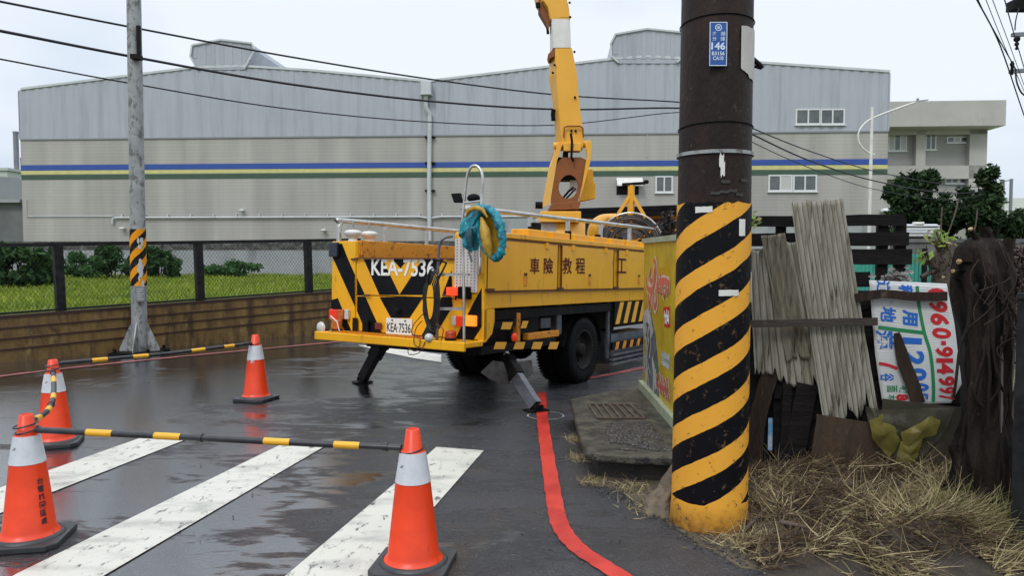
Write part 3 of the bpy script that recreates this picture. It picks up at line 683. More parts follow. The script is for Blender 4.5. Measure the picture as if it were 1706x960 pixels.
mb = MB(); q = P(238, 97, LPY); xo = q.x-lp.x
mb.box((xo-.03, -.13, P(238, 46, LPY).z), (xo+.02, -.08, q.z)); mb.box((xo-.10, -.2, q.z-.05), (xo+.03, -.06, q.z+.02)); mb.build('cable_bracket', M_dark, t)
mb = MB(); mb.bar((topx*1.3, 0, 7.55), (topx*1.3+1.8, -.6, 8.1), .07); mb.box((topx*1.3+1.6, -.72, 8.02), (topx*1.3+2.3, -.5, 8.16)); mb.build('lamp_arm', M_galv, t)
# concrete lumps at barrier foot
for (px, py, lb) in ((150, 590, 'left'), (345, 572, 'right')):
    pass

# ------------------------------------------------------------------ big utility pole
bp_ = G(1181, 869); BPY = bp_.y; PR0 = .213
t = thing('utility_pole', 'thick brown-black utility pole with wide yellow and black spiral stripes on its lower half', 'utility pole', (bp_.x, BPY, 0))
tx = P(1195, 0, BPY).x-bp_.x; TZ = P(1195, 0, BPY).z
def prad(z): return PR0-(PR0-.199)*z/TZ
def pcx(z): return tx*z/TZ
M_pole = mat('brown_black_pole', (.012, .0072, .006), .55, spec=.2, col2=(.034, .019, .014), ns=3, stretch=(1, 1, .4), dirt=(.085, .07, .055), ds=24, dlo=.60, dhi=.74, bump=.35, bs=45)
mb = MB(); mb.tube([(pcx(z), 0, z) for z in (-.0, 1, 2, 3, 4, 6, 9)], [prad(z) for z in (0, 1, 2, 3, 4, 6, 9)], 40); mb.build('pole', M_pole, t)
zt = P(1190, 337, BPY-.2).z
mb = MB(); rings = []
nn = 48
for k in range(20):
    z = .0+zt*k/19; r = prad(z)+.004+(.012*max(0, .12-z)/.12)
    rings.append([(pcx(z)+r*math.cos(a*2*math.pi/nn), r*math.sin(a*2*math.pi/nn), z+(.015*nz3(a*.5, 0, 3, 1.3) if k == 19 else 0)) for a in range(nn)])
mb.loft(rings, False, True); mb.build('striped_paint', stripe_mat('pole_stripes', (.78, .37, .045), (.0045, .0045, .006), .272, .545, .76, zmask=.16, zoff=0.066, z0=.16), t)
def cyl_patch(mb, a0, a1, z0, z1, dr, rag=0, n=10, notch=None):
    """thin curved patch stuck on the pole; a = angle from the camera side, + to the right"""
    top = []; bot = []
    for k in range(n+1):
        a = a0+(a1-a0)*k/n
        za = z0+rag*nz3(k*1.7, z0*9, 0); zb = z1+rag*nz3(k*1.3, z1*7, 5)
        if notch: za += notch(k/n)
        for lst, z in ((bot, za), (top, zb)):
            r = prad(z)+dr; lst.append((pcx(z)+r*math.sin(a), -r*math.cos(a), z))
    mb.add(bot+top, [(k, k+1, n+2+k, n+1+k) for k in range(n)])
zz = lambda py: P(1190, py, BPY-.19).z
mb = MB(); cyl_patch(mb, .42, 1.25, zz(124), zz(41), .006, .006, 12, lambda u: .035*(1-u)**3 if u < .4 else -.02*u); mb.build('blank_sticker', mat('peeling_white_sheet', (.52, .50, .45), .5, col2=(.44, .42, .38), ns=6, dirt=(.1, .09, .08), ds=30, dlo=.66, dhi=.7), t)
mb = MB(); cyl_patch(mb, -math.pi, math.pi, zz(255), zz(249), .012, 0, 40); mb.build('steel_strap', M_galv, t)
for py in (26, 206):
    mb = MB(); z = zz(py); mb.tube([(pcx(z)+(prad(z)+.005)*math.sin(a*.209), -(prad(z)+.005)*math.cos(a*.209), z+.012*math.cos(a*.209)) for a in range(31)], .0035, 5); mb.build('wire_band', M_dark, t)
mb = MB()
cyl_patch(mb, -.15, -.03, zz(274), zz(259), .009, .04, 7); cyl_patch(mb, -.11, .0, zz(292), zz(272), .0085, .04, 7); mb.build('paper_scrap', M_white, t)
for (x, y, a, ww, hh) in ((1156, 349, 0, 14, 5), (1196, 488, 0, 17, 5), (1217, 379, 0, 7, 14), (1240, 480, 0, 4, 26), (1210, 358, 0, 0, 0)):
    if ww:
        an = math.asin(max(-.97, min(.97, (x-1186)/60))); mb = MB(); cyl_patch(mb, an-ww/62, an+ww/62, zz(y+hh), zz(y-hh), .0075, .006, 6); mb.build('paper_scrap', M_white, t)
mb = MB()
for (x, y) in ((1192, 303), (1224, 300), (1190, 320), (1204, 318), (1176, 322), (1216, 324)):
    an = math.asin((x-1190)/60); cyl_patch(mb, an-.12, an+.12, zz(y+2.6), zz(y-2.4), .0065, .004, 4)
mb.build('faded_tape', mat('grey_tape', (.035, .03, .027), .6), t)
# blue number plate
mb = MB(); a = P(1181, 110, BPY-.215); b = P(1211, 37, BPY-.215); cx_ = (a.x+b.x)/2-bp_.x; cz = (a.z+b.z)/2; pw = (b.x-a.x); ph = b.z-a.z
mb.box((cx_-pw/2, -.222, cz-ph/2), (cx_+pw/2, -.214, cz+ph/2)); plate = mb.build('number_plate', mat('blue_enamel', (.012, .085, .36), .35, col2=(.01, .07, .30), ns=15), t)
mb = MB(); X, Y = Vector((1, 0, 0)), Vector((0, 0, 1)); yq = -.2245
for (s_, u, v, ww, hh, of) in (('海', -.23, .235, .24, .095, .01), ('湖', .25, .235, .26, .095, .01), ('分', -.23, .12, .24, .095, .01), ('線', .25, .12, .26, .10, .01), ('146', 0, -.045, .80, .175, .03), ('B3156', 0, -.215, .72, .09, .02), ('CA10', 0, -.325, .60, .09, .02)):
    put_text(mb, s_, (cx_+u*pw, yq, cz+v*ph), X, Y, ww*pw, hh*ph, of)
mb.lathe([(.0, 0), (.016, 0)], 16, (0, 0, 0), False) if False else None
c = Vector((cx_, yq, cz+.375*ph)); mb.loft([[c+Vector((r*math.cos(a*.39), 0, r*math.sin(a*.39))) for a in range(16)] for r in (.0135, .0185)], False)
mb.loft([[c+Vector((r*math.cos(a*.39), 0, r*math.sin(a*.39))) for a in range(16)] for r in (.001, .007)], False)
e = .004
for (x0, x1, z0_, z1_) in ((-pw/2, pw/2, ph/2-e, ph/2), (-pw/2, pw/2, -ph/2, -ph/2+e), (-pw/2, -pw/2+e, -ph/2+e, ph/2-e), (pw/2-e, pw/2, -ph/2+e, ph/2-e)):
    mb.add([(cx_+x0, yq, cz+z0_), (cx_+x1, yq, cz+z0_), (cx_+x1, yq, cz+z1_), (cx_+x0, yq, cz+z1_)], [(0, 1, 2, 3)])
mb.build('plate_lettering', mat('pale_blue_lettering', (.60, .70, .80), .5), plate)
mb = MB(); a = P(1240, 92, BPY); mb.tube([(P(1246, 84, BPY).x-bp_.x, .05, P(1246, 84, BPY).z), (P(1258, 98, BPY).x-bp_.x, .02, P(1258, 98, BPY).z), (P(1266, 108, BPY).x-bp_.x, 0, P(1266, 108, BPY).z), (P(1270, 114, BPY).x-bp_.x, 0, P(1270, 114, BPY).z)], .014, 8)
mb.tube([(P(1246, 97, BPY).x-bp_.x, .05, P(1246, 97, BPY).z), (P(1256, 108, BPY).x-bp_.x, .02, P(1256, 108, BPY).z), (P(1266, 113, BPY).x-bp_.x, 0, P(1266, 113, BPY).z)], .008, 8)
mb.build('cable_stub', M_rub, t)

# ------------------------------------------------------------------ TRUCK
T = Frame((-.283, 7.05, 0), (0, R(1.8), R(58)))
truck = thing('utility_truck', 'yellow crane truck with black chevrons, side lockers, outriggers and a raised boom', 'truck', T.loc, T.rot)
WD = 2.0
def TS(px, py, y=0): p = T.hit(px, py, 1, y); return (p.x, p.z)
def TR(px, py, x=0): p = T.hit(px, py, 0, x); return (p.y, p.z)
zb_top_r = 1.80; z_low = 1.02; LEN = 4.6
z_side_top = TS(840, 388)[1]; z_door0 = TS(900, 485)[1]; z_body0 = TS(900, 510)[1]
z_deck = TR(680, 431)[1]; z_ltop = TR(570, 402)[1]; z_bump = TR(650, 556)[1]
print('truck', z_side_top, z_door0, z_body0, z_deck, z_ltop, z_bump, TS(1078, 412), TS(1078, 500))
# chassis
mb = MB()
for y in (.55, 1.4): mb.box((.1, y, .62), (7.2, y+.12, .86))
mb.box((.3, .3, .55), (.5, 1.76, .62)); mb.box((1.6, .5, .5), (3.0, 1.55, .8)); mb.box((.25, .06, z_body0-.02), (LEN-.1, 2.0, z_body0-.12))
mb.build('chassis', M_dark, truck)
# right side locker body with doors
ys = .36
mb = MB(); mb.box((.06, .02, z_body0), (LEN, ys, z_side_top-.05)); mb.box((.05, -.012, z_side_top-.05), (LEN+.02, ys+.02, z_side_top))
right = mb.build('side_locker', M_yel, truck, bevel=.006)
mb = MB(); mb.box((.08, WD-ys, z_body0), (LEN, WD-.02, z_side_top-.07)); left = mb.build('side_locker', M_yelrust, truck, bevel=.006)
doors = [(TS(812, 470)[0], TS(928, 470)[0]), (TS(936, 470)[0], TS(1021, 470)[0]), (TS(1030, 470)[0], TS(1030, 470)[0]+1.35)]
zt_ = z_side_top-.075
for x0, x1 in doors:
    mb = MB(); mb.box((x0, -.004, z_door0+.012), (x1, .02, zt_)); d = mb.build('locker_door', M_yel, right, bevel=.004)
    for k in range(2 if x1-x0 < 1.3 else 3):
        pass
for x0, x1 in doors:
    mb = MB()
    for u in (.18, .82) if x1-x0 > .5 else (.5,): mb.box((x0+(x1-x0)*u-.035, -.016, zt_-.05), (x0+(x1-x0)*u+.035, -.0045, zt_+.012))
    mb.build('door_hinge', M_yel, right)
    mb = MB(); xc = (x0+x1)/2; mb.box((xc-.03, -.014, z_door0+.06), (xc+.03, -.0045, z_door0+.15)); lt = mb.build('door_latch', M_yelrust, right, bevel=.003)
    mb = MB(); mb.box((xc-.022, -.016, z_door0+.16), (xc+.022, -.0045, z_door0+.19)); mb.build('latch_slot', mat('rust_brown', (.07, .022, .012), .6), right)
mb = MB()
for x in [doors[0][0]+.03, (doors[0][1]+doors[1][0])/2, (doors[1][1]+doors[2][0])/2]:
    mb.box((x-.07, -.02, z_door0+.005), (x+.07, -.005, z_door0+.035)); mb.lathe([(.02, 0), (.02, .03)], 8, (x, -.015, z_door0))
mb.box((.10, -.006, z_door0-.006), (LEN, .0, z_door0+.008)); mb.box((.10, -.008, zt_+.004), (LEN, 0, zt_+.014))
for x in (doors[0][0]-.012, doors[0][1]+.01, doors[1][0]-.012, doors[1][1]+.01, doors[2][0]-.012): mb.box((x, -.005, z_door0), (x+.008, 0.01, zt_))
mb.build('locker_seam', mat('rusty_seam', (.09, .03, .012), .6), right)
# lettering on the side
for ch, px, hh in (('車', 890, 25), ('險', 913, 25), ('救', 944, 25), ('程', 966, 25), ('工', 1035, 23)):
    x, z = TS(px, 443); x2 = TS(px+6, 443)[0]-TS(px-6, 443)[0]
    D = T.hit(px, 443, 1, 0); zh = abs(TS(px, 443-hh/2)[1]-TS(px, 443+hh/2)[1])
    mb = MB(); put_text(mb, ch, (x, -.0085, z), (1, 0, 0), (0, 0, 1), x2*1.3, zh*1.08, .012); mb.build('painted_character', M_redlet, right)
# little lip boxes on top
for k in range(7):
    x = .9+k*.52; mb = MB(); mb.box((x, .06, z_side_top), (x+.42, .28, z_side_top+.075)); o = mb.build('top_lid', M_yel, right, bevel=.01)
mb = MB()
for x in (.45, 1.05, 1.9, 2.7, 3.4, 4.1): mb.box((x, .1, z_side_top+.0), (x+.05, .16, z_side_top+.11))
mb.box((1.17, .12, z_side_top+.02), (1.27, .22, z_side_top+.16)); mb.build('rubber_stop', M_rub, right)
# rear corner column and lower fender on the right (the yellow border round the wheel bay)
mb = MB(); q = lambda px, py: TS(px, py)
fen = [q(803, 479), q(808, 479), (TS(812, 486)[0], z_door0), (TS(824, 514)[0]+.0, z_door0), (TS(824, 514)[0], z_body0), TS(826, 530), TS(822, 552), TS(812, 575), TS(805, 586), (.0, TS(803, 586)[1]), (.0, z_door0)]
mb.prism([(0.0, z_bump-.02), (TS(809, 580)[0], z_bump-.02), TS(820, 556), TS(824, 535), (TS(824, 514)[0], z_body0-.003), (0.0, z_body0-.003)], 1, 0, .06)
mb.build('rear_fender', M_yel, truck)
# rear face
zr = z_bump
mb = MB(); yl0, yl1 = TR(592, 430)[0], WD
mb.box((0, yl0, zr), (.05, yl1, z_ltop)); 
mb.box((.05, yl0, z_deck), (LEN, yl0+.02, z_ltop-.03)); mb.build('rear_post', M_yel, truck, bevel=.008)
yr1 = TR(757, 430)[0]
mb = MB(); mb.box((0, 0, zr), (.06, yr1, z_side_top-.02)); mb.build('rear_post', M_yel, truck, bevel=.008)
mb = MB(); mb.box((.012, yr1+.004, TR(650, 494)[1]+.004), (.05, yl0-.004, z_deck)); tg = mb.build('tailgate', M_yel, truck, bevel=.006)
mb = MB(); mb.box((.014, yr1+.004, zr), (.05, yl0-.004, TR(650, 494)[1]-.004)); rp2 = mb.build('rear_panel', M_yel, truck, bevel=.006)
mb = MB(); mb.box((.05, ys, z_deck-.06), (LEN, WD-ys, z_deck-.02)); mb.build('deck', M_dark, truck)
mb = MB(); mb.box((.055, yl0-.002, z_deck-.02), (3.2, yl0-.01, z_ltop-.015)); mb.build('locker_inner_face', M_yelrust, left)
mb = MB(); 
for (px, py) in ((592, 432), (752, 432), (612, 492), (745, 492)):
    y, z = TR(px, py); mb.tube([(-.014, y-.045, z), (-.014, y+.045, z)], .010, 8)
mb.bar((-.012, yl0, z_deck+.0), (-.012, yr1, z_deck), .012, .014); mb.build('hinge', mat('rust_brown', (.07, .022, .012), .6), truck)
def rear_poly(mbx, px, x=-.0035, th=.003):
    pts = [TR(*p) for p in px]; mbx.prism(pts, 0, x, x+th)
mb = MB()
rear_poly(mb, [(552, 407), (570, 406), (580, 432), (591.5, 458), (591.5, 511), (556, 432), (552, 423)]); 
rear_poly(mb, [(552, 500), (563, 497), (586, 553), (576, 553), (552, 512)])
mb.build('chevron_stripe', M_blk, truck)
mb = MB(); rear_poly(mb, [(605, 432), (636, 432), (664.5, 491), (703, 432), (738, 432), (704, 491.5), (631, 491.5)], .0085); mb.build('chevron_stripe', M_blk, tg); mb = MB(); rear_poly(mb, [(653, 432), (678, 432), (666, 447)], .0085)
mb.build('chevron_stripe', M_blk, tg)
mb = MB(); rear_poly(mb, [(631, 495), (704, 495), (681, 530), (650, 530)], .0105); mb.build('chevron_stripe', M_blk, rp2); mb = MB()
rear_poly(mb, [(594, 494), (607, 494), (634, 554), (608, 554), (593.5, 518)], .0100)
mb.build('chevron_stripe', M_blk, rp2); mb = MB(); rear_poly(mb, [(751, 495), (753, 510), (722, 562), (700, 562), (735, 495)], .0105); mb.build('chevron_stripe', M_blk, rp2)
mb = MB(); rear_poly(mb, [(593.5, 463), (607, 491.5), (593.5, 491.5)], .0085); mb.build('chevron_stripe', M_blk, tg); mb = MB(); rear_poly(mb, [(751, 451), (753, 491.5), (736, 491.5)], .0085); mb.build('chevron_stripe', M_blk, tg)
mb = MB(); rear_poly(mb, [(802.5, 480), (802.5, 545), (788, 568), (757, 568), (790, 503)]); rear_poly(mb, [(758, 450), (773, 450), (773, 470), (760, 500), (758, 500)]); mb.build('chevron_stripe', M_blk, truck)
# registration lettering
mb = MB(); y0, z0 = TR(618, 447); y1, z1 = TR(726, 447); zc = TR(672, 446)[1]; hh = TR(672, 431.5)[1]-TR(672, 461)[1]
y1 = TR(723, 447)[0]; put_text(mb, 'KEA-7536', (.0075, (y0+y1)/2, zc), (0, -1, 0), (0, 0, 1), y0-y1, hh*.98, .02); mb.build('registration_lettering', M_wlet, tg)
# number plate
mb = MB(); y0, _ = TR(643, 545); y1, _ = TR(686, 545); zc = TR(665, 544.5)[1]; hh = TR(665, 531)[1]-TR(665, 558)[1]
mb.box((.0, y1, zc-hh/2), (.012, y0, zc+hh/2)); o = mb.build('license_plate', mat('plate_white', (.70, .71, .70), .4), truck, bevel=.003)
mb = MB(); put_text(mb, 'KEA·7536', (-.0025, (y0+y1)/2, zc-.012), (0, -1, 0), (0, 0, 1), (y0-y1)*.92, hh*.58, .012)
for s_ in (-.25, .25): mb.ball((-.003, (y0+y1)/2+s_*(y0-y1), zc+hh*.38), .010, 8, 4)
mb.build('plate_characters', mat('plate_green_black', (.012, .03, .03), .5), o)
# bumper deck
BD = .31
zbm = z_bump; YSL = TR(524, 562, -.31)[0]; YSR = TR(773, 584, -.31)[0]; print('step', YSL, YSR)
mb = MB(); mb.box((-BD, YSR, zbm-.055), (.0, YSL, zbm-.004)); mb.box((-BD-.004, YSR-.003, zbm-.085), (-BD+.03, YSL+.003, zbm)); mb.build('rear_step', M_yel, truck, bevel=.008)
mb = MB()
for k in range(28):
    y = .55+k*.045; mb.box((-.27, y, zbm-.003), (-.06, y+.012, zbm+.004))
mb.build('step_tread', M_yelrust, truck)
# lamps
def lampbox(x0, y0, x1, y1, m, xf=-.05, nm='tail_lamp'):
    a = TR(x0, y1); b = TR(x1, y0); mb = MB(); mb.box((xf, b[0], a[1]), (-.004, a[0], b[1])); return mb.build(nm, m, truck, bevel=.008)
lampbox(553, 516, 566, 532, M_redlamp); lampbox(566.5, 516, 577, 532, M_amber); lampbox(577.5, 516, 584, 532, M_clear, -.04)
lampbox(764, 527, 779, 543, M_redlamp); lampbox(779.5, 526, 796, 543, M_orlit); lampbox(756, 527, 763.5, 542, M_clear, -.04)
lampbox(750, 479, 767, 492, M_redlit, -.07); o = lampbox(771, 478, 787, 498, M_rub, -.09, 'work_lamp')
lampbox(552, 404, 566, 428, mat('dark_blue_plastic', (.02, .025, .04), .35), -.045, 'junction_box')
lampbox(606, 535, 616, 553, M_blk, -.03, 'reverse_lamp'); lampbox(588, 530, 597, 553, M_dark, -.012, 'exhaust_slot'); lampbox(626, 538, 637, 549, mat('rust_red', (.12, .015, .01), .5), -.02, 'side_reflector')
mb = MB(); y, z = TR(663, 518); mb.lathe([(.035, 0), (.03, .02), (.015, .035)], 14); 
mb.v = [Vector((-.006-v.z, y+v.x, z+v.y)) for v in mb.v]; mb.build('reversing_camera', M_dark, truck)
def beacon(px, py0, py1, m, label, x=-.16):
    y, z1 = TR(px, py0, x); r = .052; h = z1-zbm
    mb = MB(); mb.lathe([(r, .012)]+[(r*(1+.03*(k % 2)), .012+(h-.03)*k/10) for k in range(11)]+[(r*.9, h-.004), (r*.4, h)], 20, (x, y, zbm)); o = mb.build('amber_beacon', m, truck); o['label'] = label
    mb = MB(); mb.lathe([(r*1.1, 0), (r*1.1, .02)], 20, (x, y, zbm)); mb.build('beacon_base', M_dark, o)
beacon(562, 532, 557, M_amber, 'dirty amber beacon', -.10); beacon(751, 551, 574, mat('red_orange_lens', (.48, .06, .01), .25, col2=(.34, .035, .008), ns=25, bump=.4, bs=50), 'red-orange beacon')
mb = MB(); mb.tube([(-.15, TR(574, 540)[0]+.05, zbm+.12), (-.17, TR(570, 535)[0], zbm+.16), (-.16, TR(576, 540)[0]-.03, zbm+.10), (-.15, TR(578, 552)[0]-.04, zbm)], .006, 6); mb.build('beacon_cable', M_white, truck)
y, z = TR(535, 546, -.2); mb = MB(); mb.lathe([(.062, 0), (.057, .012), (.03, .022), (.004, .026)], 18); mb.v = [Vector((-.2-v.z, y+v.x, z+v.y)) for v in mb.v]; o = mb.build('convex_lamp', M_clear, truck)
mb = MB(); mb.tube([(-.19, y, z), (-.15, y-.02, z-.03), (-.15, YSL-.03, zbm)], .012, 8); mb.build('lamp_bracket', M_dark, o)
# white perforated panel
a = TR(759, 486); b = TR(798, 397); mb = MB(); mb.box((-.022, b[0], a[1]), (-.004, a[0], b[1])); o = mb.build('perforated_panel', mat('panel_white', (.66, .62, .58), .4, dirt=(.4, .2, .1), ds=10, dlo=.64, dhi=.75), truck)
mb = MB(); nyy, nzz = 6, 17
for i in range(nyy):
    for j in range(nzz):
        yy = a[0]+(b[0]-a[0])*(i+.7)/(nyy+.4); z_ = a[1]+(b[1]-a[1])*(j+.7)/(nzz+.4)
        if False: continue
        mb.box((-.0235, yy-.006, z_-.007), (-.022, yy+.006, z_+.007))
mb.build('panel_hole', mat('red_grey_hole', (.30, .12, .10), .6), o)
# ladder at the rear and the grab loop
def rod(pts, r, nm, m=None, par=truck, n=10):
    mb = MB(); mb.tube(dense(pts, 5) if len(pts) > 2 else pts, r, n); return mb.build(nm, m or M_steel, par)
LX = -.24
def LP(px, py, x=LX): p = T.hit(px, py, 0, x); return Vector((p.x, p.y, p.z))
lad = rod([LP(773, 580), LP(773, 520), LP(772, 450), LP(770, 395), LP(772, 350), LP(777, 300), LP(783, 281), LP(791, 276), LP(799, 281), LP(804, 296), LP(802, 330), LP(801, 380), LP(799, 430)], .0135, 'ladder')
rod([LP(800, 430), LP(799, 452), TR_ := LP(798, 455, -.02)], .0135, 'loop_end', par=lad)
rod([LP(728, 574), LP(729, 500), LP(730, 440), LP(732, 410), LP(740, 397), LP(753, 394, -.03)], .0135, 'ladder_rail', M_grey, lad)
for y_, xa, xb in ((458, 729, 781), (515, 726, 774)):
    mb = MB(); a = LP(xa, y_); b = LP(xb, y_); mb.bar(a, b, .03, .022)
    for k in range(18): p = lerp(a, b, (k+.5)/18); mb.box((p.x-.02, p.y-.004, p.z), (p.x+.02, p.y+.004, p.z+.016))
    mb.build('rung', M_steel, lad)
rod([LP(774, 338), LP(800, 335)], .011, 'cross_bar', par=lad)
rod([LP(786, 436), LP(780, 410), LP(790, 395), LP(802, 391)], .010, 'inner_hook', M_grey, lad)
mb = MB(); a = LP(755, 323, LX-.02); b = LP(769, 338, LX-.02); mb.prism([(LP(754, 323).y, LP(754, 323).z), (LP(768, 322).y, LP(768, 322).z), (LP(771, 338).y, LP(771, 338).z), (LP(759, 338).y, LP(759, 338).z)], 0, LX-.03, LX+.01); mb.bar(LP(768, 332), LP(774, 334), .015); mb.build('work_light', M_rub, lad, bevel=.004)
mb = MB(); mb.ball(tuple(LP(789, 330, LX+.03)), .045, 12, 8, (1, 1.5, .9)); mb.build('strap_bundle', M_rub, lad)
# left rail with posts
yl = 1.93
def TSp(px, py, y): p = T.hit(px, py, 1, y); return Vector(p)
a = TSp(556, 398, yl); zrail = TSp(640, 374, yl).z
rl = rod([Vector((.03, yl, z_ltop)), Vector((.03, yl, zrail-.10)), Vector((.06, yl, zrail-.02)), Vector((.14, yl, zrail)), Vector((2.0, yl, zrail)), Vector((LEN-.4, yl, zrail)), Vector((LEN-.3, yl, zrail-.3))], .028, 'hand_rail')
for px in (642, 711): p = TSp(px, 385, yl); mb = MB(); mb.bar((p.x, yl, z_ltop-.02), (p.x, yl, zrail), .035); mb.build('rail_post', M_steel, rl)
# right rail
yr_ = .20
pa = TSp(806, 350, yr_); pb = TSp(1103, 384, yr_)
rr = rod([Vector((.0, yr_, pa.z-.03)), Vector((.03, yr_, pa.z)), Vector((1.5, yr_, lerp(pa.z, pb.z, .33))), Vector((3.2, yr_, lerp(pa.z, pb.z, .7))), Vector((pb.x, yr_, pb.z)), Vector((pb.x+.05, yr_, pb.z-.04)), Vector((pb.x+.06, yr_, z_side_top))], .026, 'hand_rail')
rod([Vector((0, yr_, pa.z-.03)), LP(801, 352), LP(798, 350)], .016, 'rail_link', par=rr)
for px in (883, 946, 1001, 1049): 
    p = TSp(px, 370, yr_); z = pa.z+(pb.z-pa.z)*(p.x-pa.x)/(pb.x-pa.x); mb = MB(); mb.bar((p.x, yr_, z_side_top), (p.x, yr_, z), .04); mb.box((p.x-.05, yr_-.05, z_side_top), (p.x+.05, yr_+.05, z_side_top+.012)); mb.build('rail_post', M_steel, rr)
# white bowl beacons on the left locker
for px in (588, 615):
    y_ = 1.76; p = TSp(px, 400, y_); p2 = TSp(px, 381, y_)
    hz = .125; mb = MB(); mb.lathe([(.052, 0), (.052, .018), (.04, .03), (.055, .045), (.088, .075), (.094, .095), (.088, .112), (.05, hz), (.01, hz+.002)], 22, (p.x, y_, z_ltop-.002)); o = mb.build('bowl_lamp', mat('bowl_white', (.70, .68, .64), .3, col2=(.62, .6, .56), ns=10), truck)
    mb = MB(); mb.lathe([(.009, hz-.01), (.007, hz+.05), (.012, hz+.06), (.008, hz+.075), (.012, hz+.085), (.006, hz+.11)], 8, (p.x, y_, z_ltop)); mb.build('lamp_finial', M_steel, o)
# under-body: side skirt with dashes, boxes
xa = TS(826, 540)[0]; xw = TS(930, 560)[0]
zsk0 = TS(870, 583)[1]; zsk1 = TS(870, 570)[1]
mb = MB(); mb.box((xa-.2, .03, zsk0), (xw, .05, zsk1+.0)); mb.box((xa-.1, .031, TS(850, 546)[1]), (xa+.42, .05, TS(850, 535)[1])); mb.box((xa-.15, .14, zsk0), (xw-.2, .17, z_body0)); sk = mb.build('side_skirt', M_blk, truck)
mb = MB()
for (x0, x1, y0, y1, sh) in ((822, 840, 570, 582, 4), (855, 871, 570, 582, 4), (885, 900, 570, 582, 4), (913, 927, 570, 582, 4), (834, 850, 537, 549, 4), (867, 876, 535, 547, 4)):
    mb = MB(); mb.prism([TS(x0, y1, .03), TS(x1, y1, .03), TS(x1+sh, y0, .03), TS(x0+sh, y0, .03)], 1, .026, .0295); mb.build('hazard_dash', M_boom, sk)
mb = MB(); a = TS(876, 567, .08); b = TS(928, 550, .08); mb.box((a[0], .05, a[1]), (b[0], .12, b[1])); mb.box((TS(868, 560)[0], .05, TS(870, 570)[1]), (TS(874, 560)[0], .1, TS(870, 522)[1])); mb.build('locker_flap', M_yelrust, truck, bevel=.006)
mb = MB(); y, z = TS(860, 562); mb.lathe([(.0, 0), (.045, .0), (.04, .02), (.01, .028)], 14); mb.v = [Vector((y+v.x, .03-v.z, z+v.y)) for v in mb.v]; mb.build('side_marker', M_redlamp, truck)
mb = MB(); a = TS(895, 548, .25); mb.box((a[0], .2, a[1]), (TS(912, 530, .25)[0], .5, TS(912, 528, .25)[1])); mb.box((TS(922, 540, .2)[0], .15, zsk1), (TS(930, 540, .2)[0], .25, z_body0)); mb.build('tool_box', M_grey, truck, bevel=.01)
# panels ahead of the rear wheel
mb = MB(); q = [TS(1026, 541), TS(1140, 530), TS(1140, 500), TS(1030, 510)]; 
x0 = TS(1028, 520)[0]; mb.box((x0, .03, q[0][1]), (LEN, .06, z_body0-.01)); o = mb.build('striped_panel', M_blk, truck)
mb = MB(); h_ = z_body0-.01-q[0][1]
for k in range(8):
    x = x0+.02+k*.26
    if x+.26 < LEN: mb.prism([(x, q[0][1]), (x+.12, q[0][1]), (x+.26, z_body0-.012), (x+.14, z_body0-.012)], 1, .0255, .0295); mb.build('hazard_dash', M_boom, o); mb = MB()
zl0, zl1 = TS(1045, 580)[1], TS(1045, 568)[1]
mb = MB(); mb.box((x0-.05, .03, zl0), (LEN, .06, zl1)); o = mb.build('striped_panel', M_blk, truck)
mb = MB()
for k in range(7):
    x = x0+.02+k*.24
    if x+.2 < LEN: mb.prism([(x, zl0), (x+.09, zl0), (x+.14, zl1), (x+.05, zl1)], 1, .0255, .0295); mb.build('hazard_dash', M_yelrust, o); mb = MB()
mb = MB()
for k in range(3): mb.box((x0-.02, .03, zl0-.08-k*.06), (LEN-.2, .10, zl0-.05-k*.06))
mb.box((x0+.05, .1, zl0-.2), (LEN-.2, .4, zl1+.1)); mb.box((x0-.1, .08, zl1-.2), (x0-.04, .11, z_body0)); mb.build('side_guard', M_grey, truck)
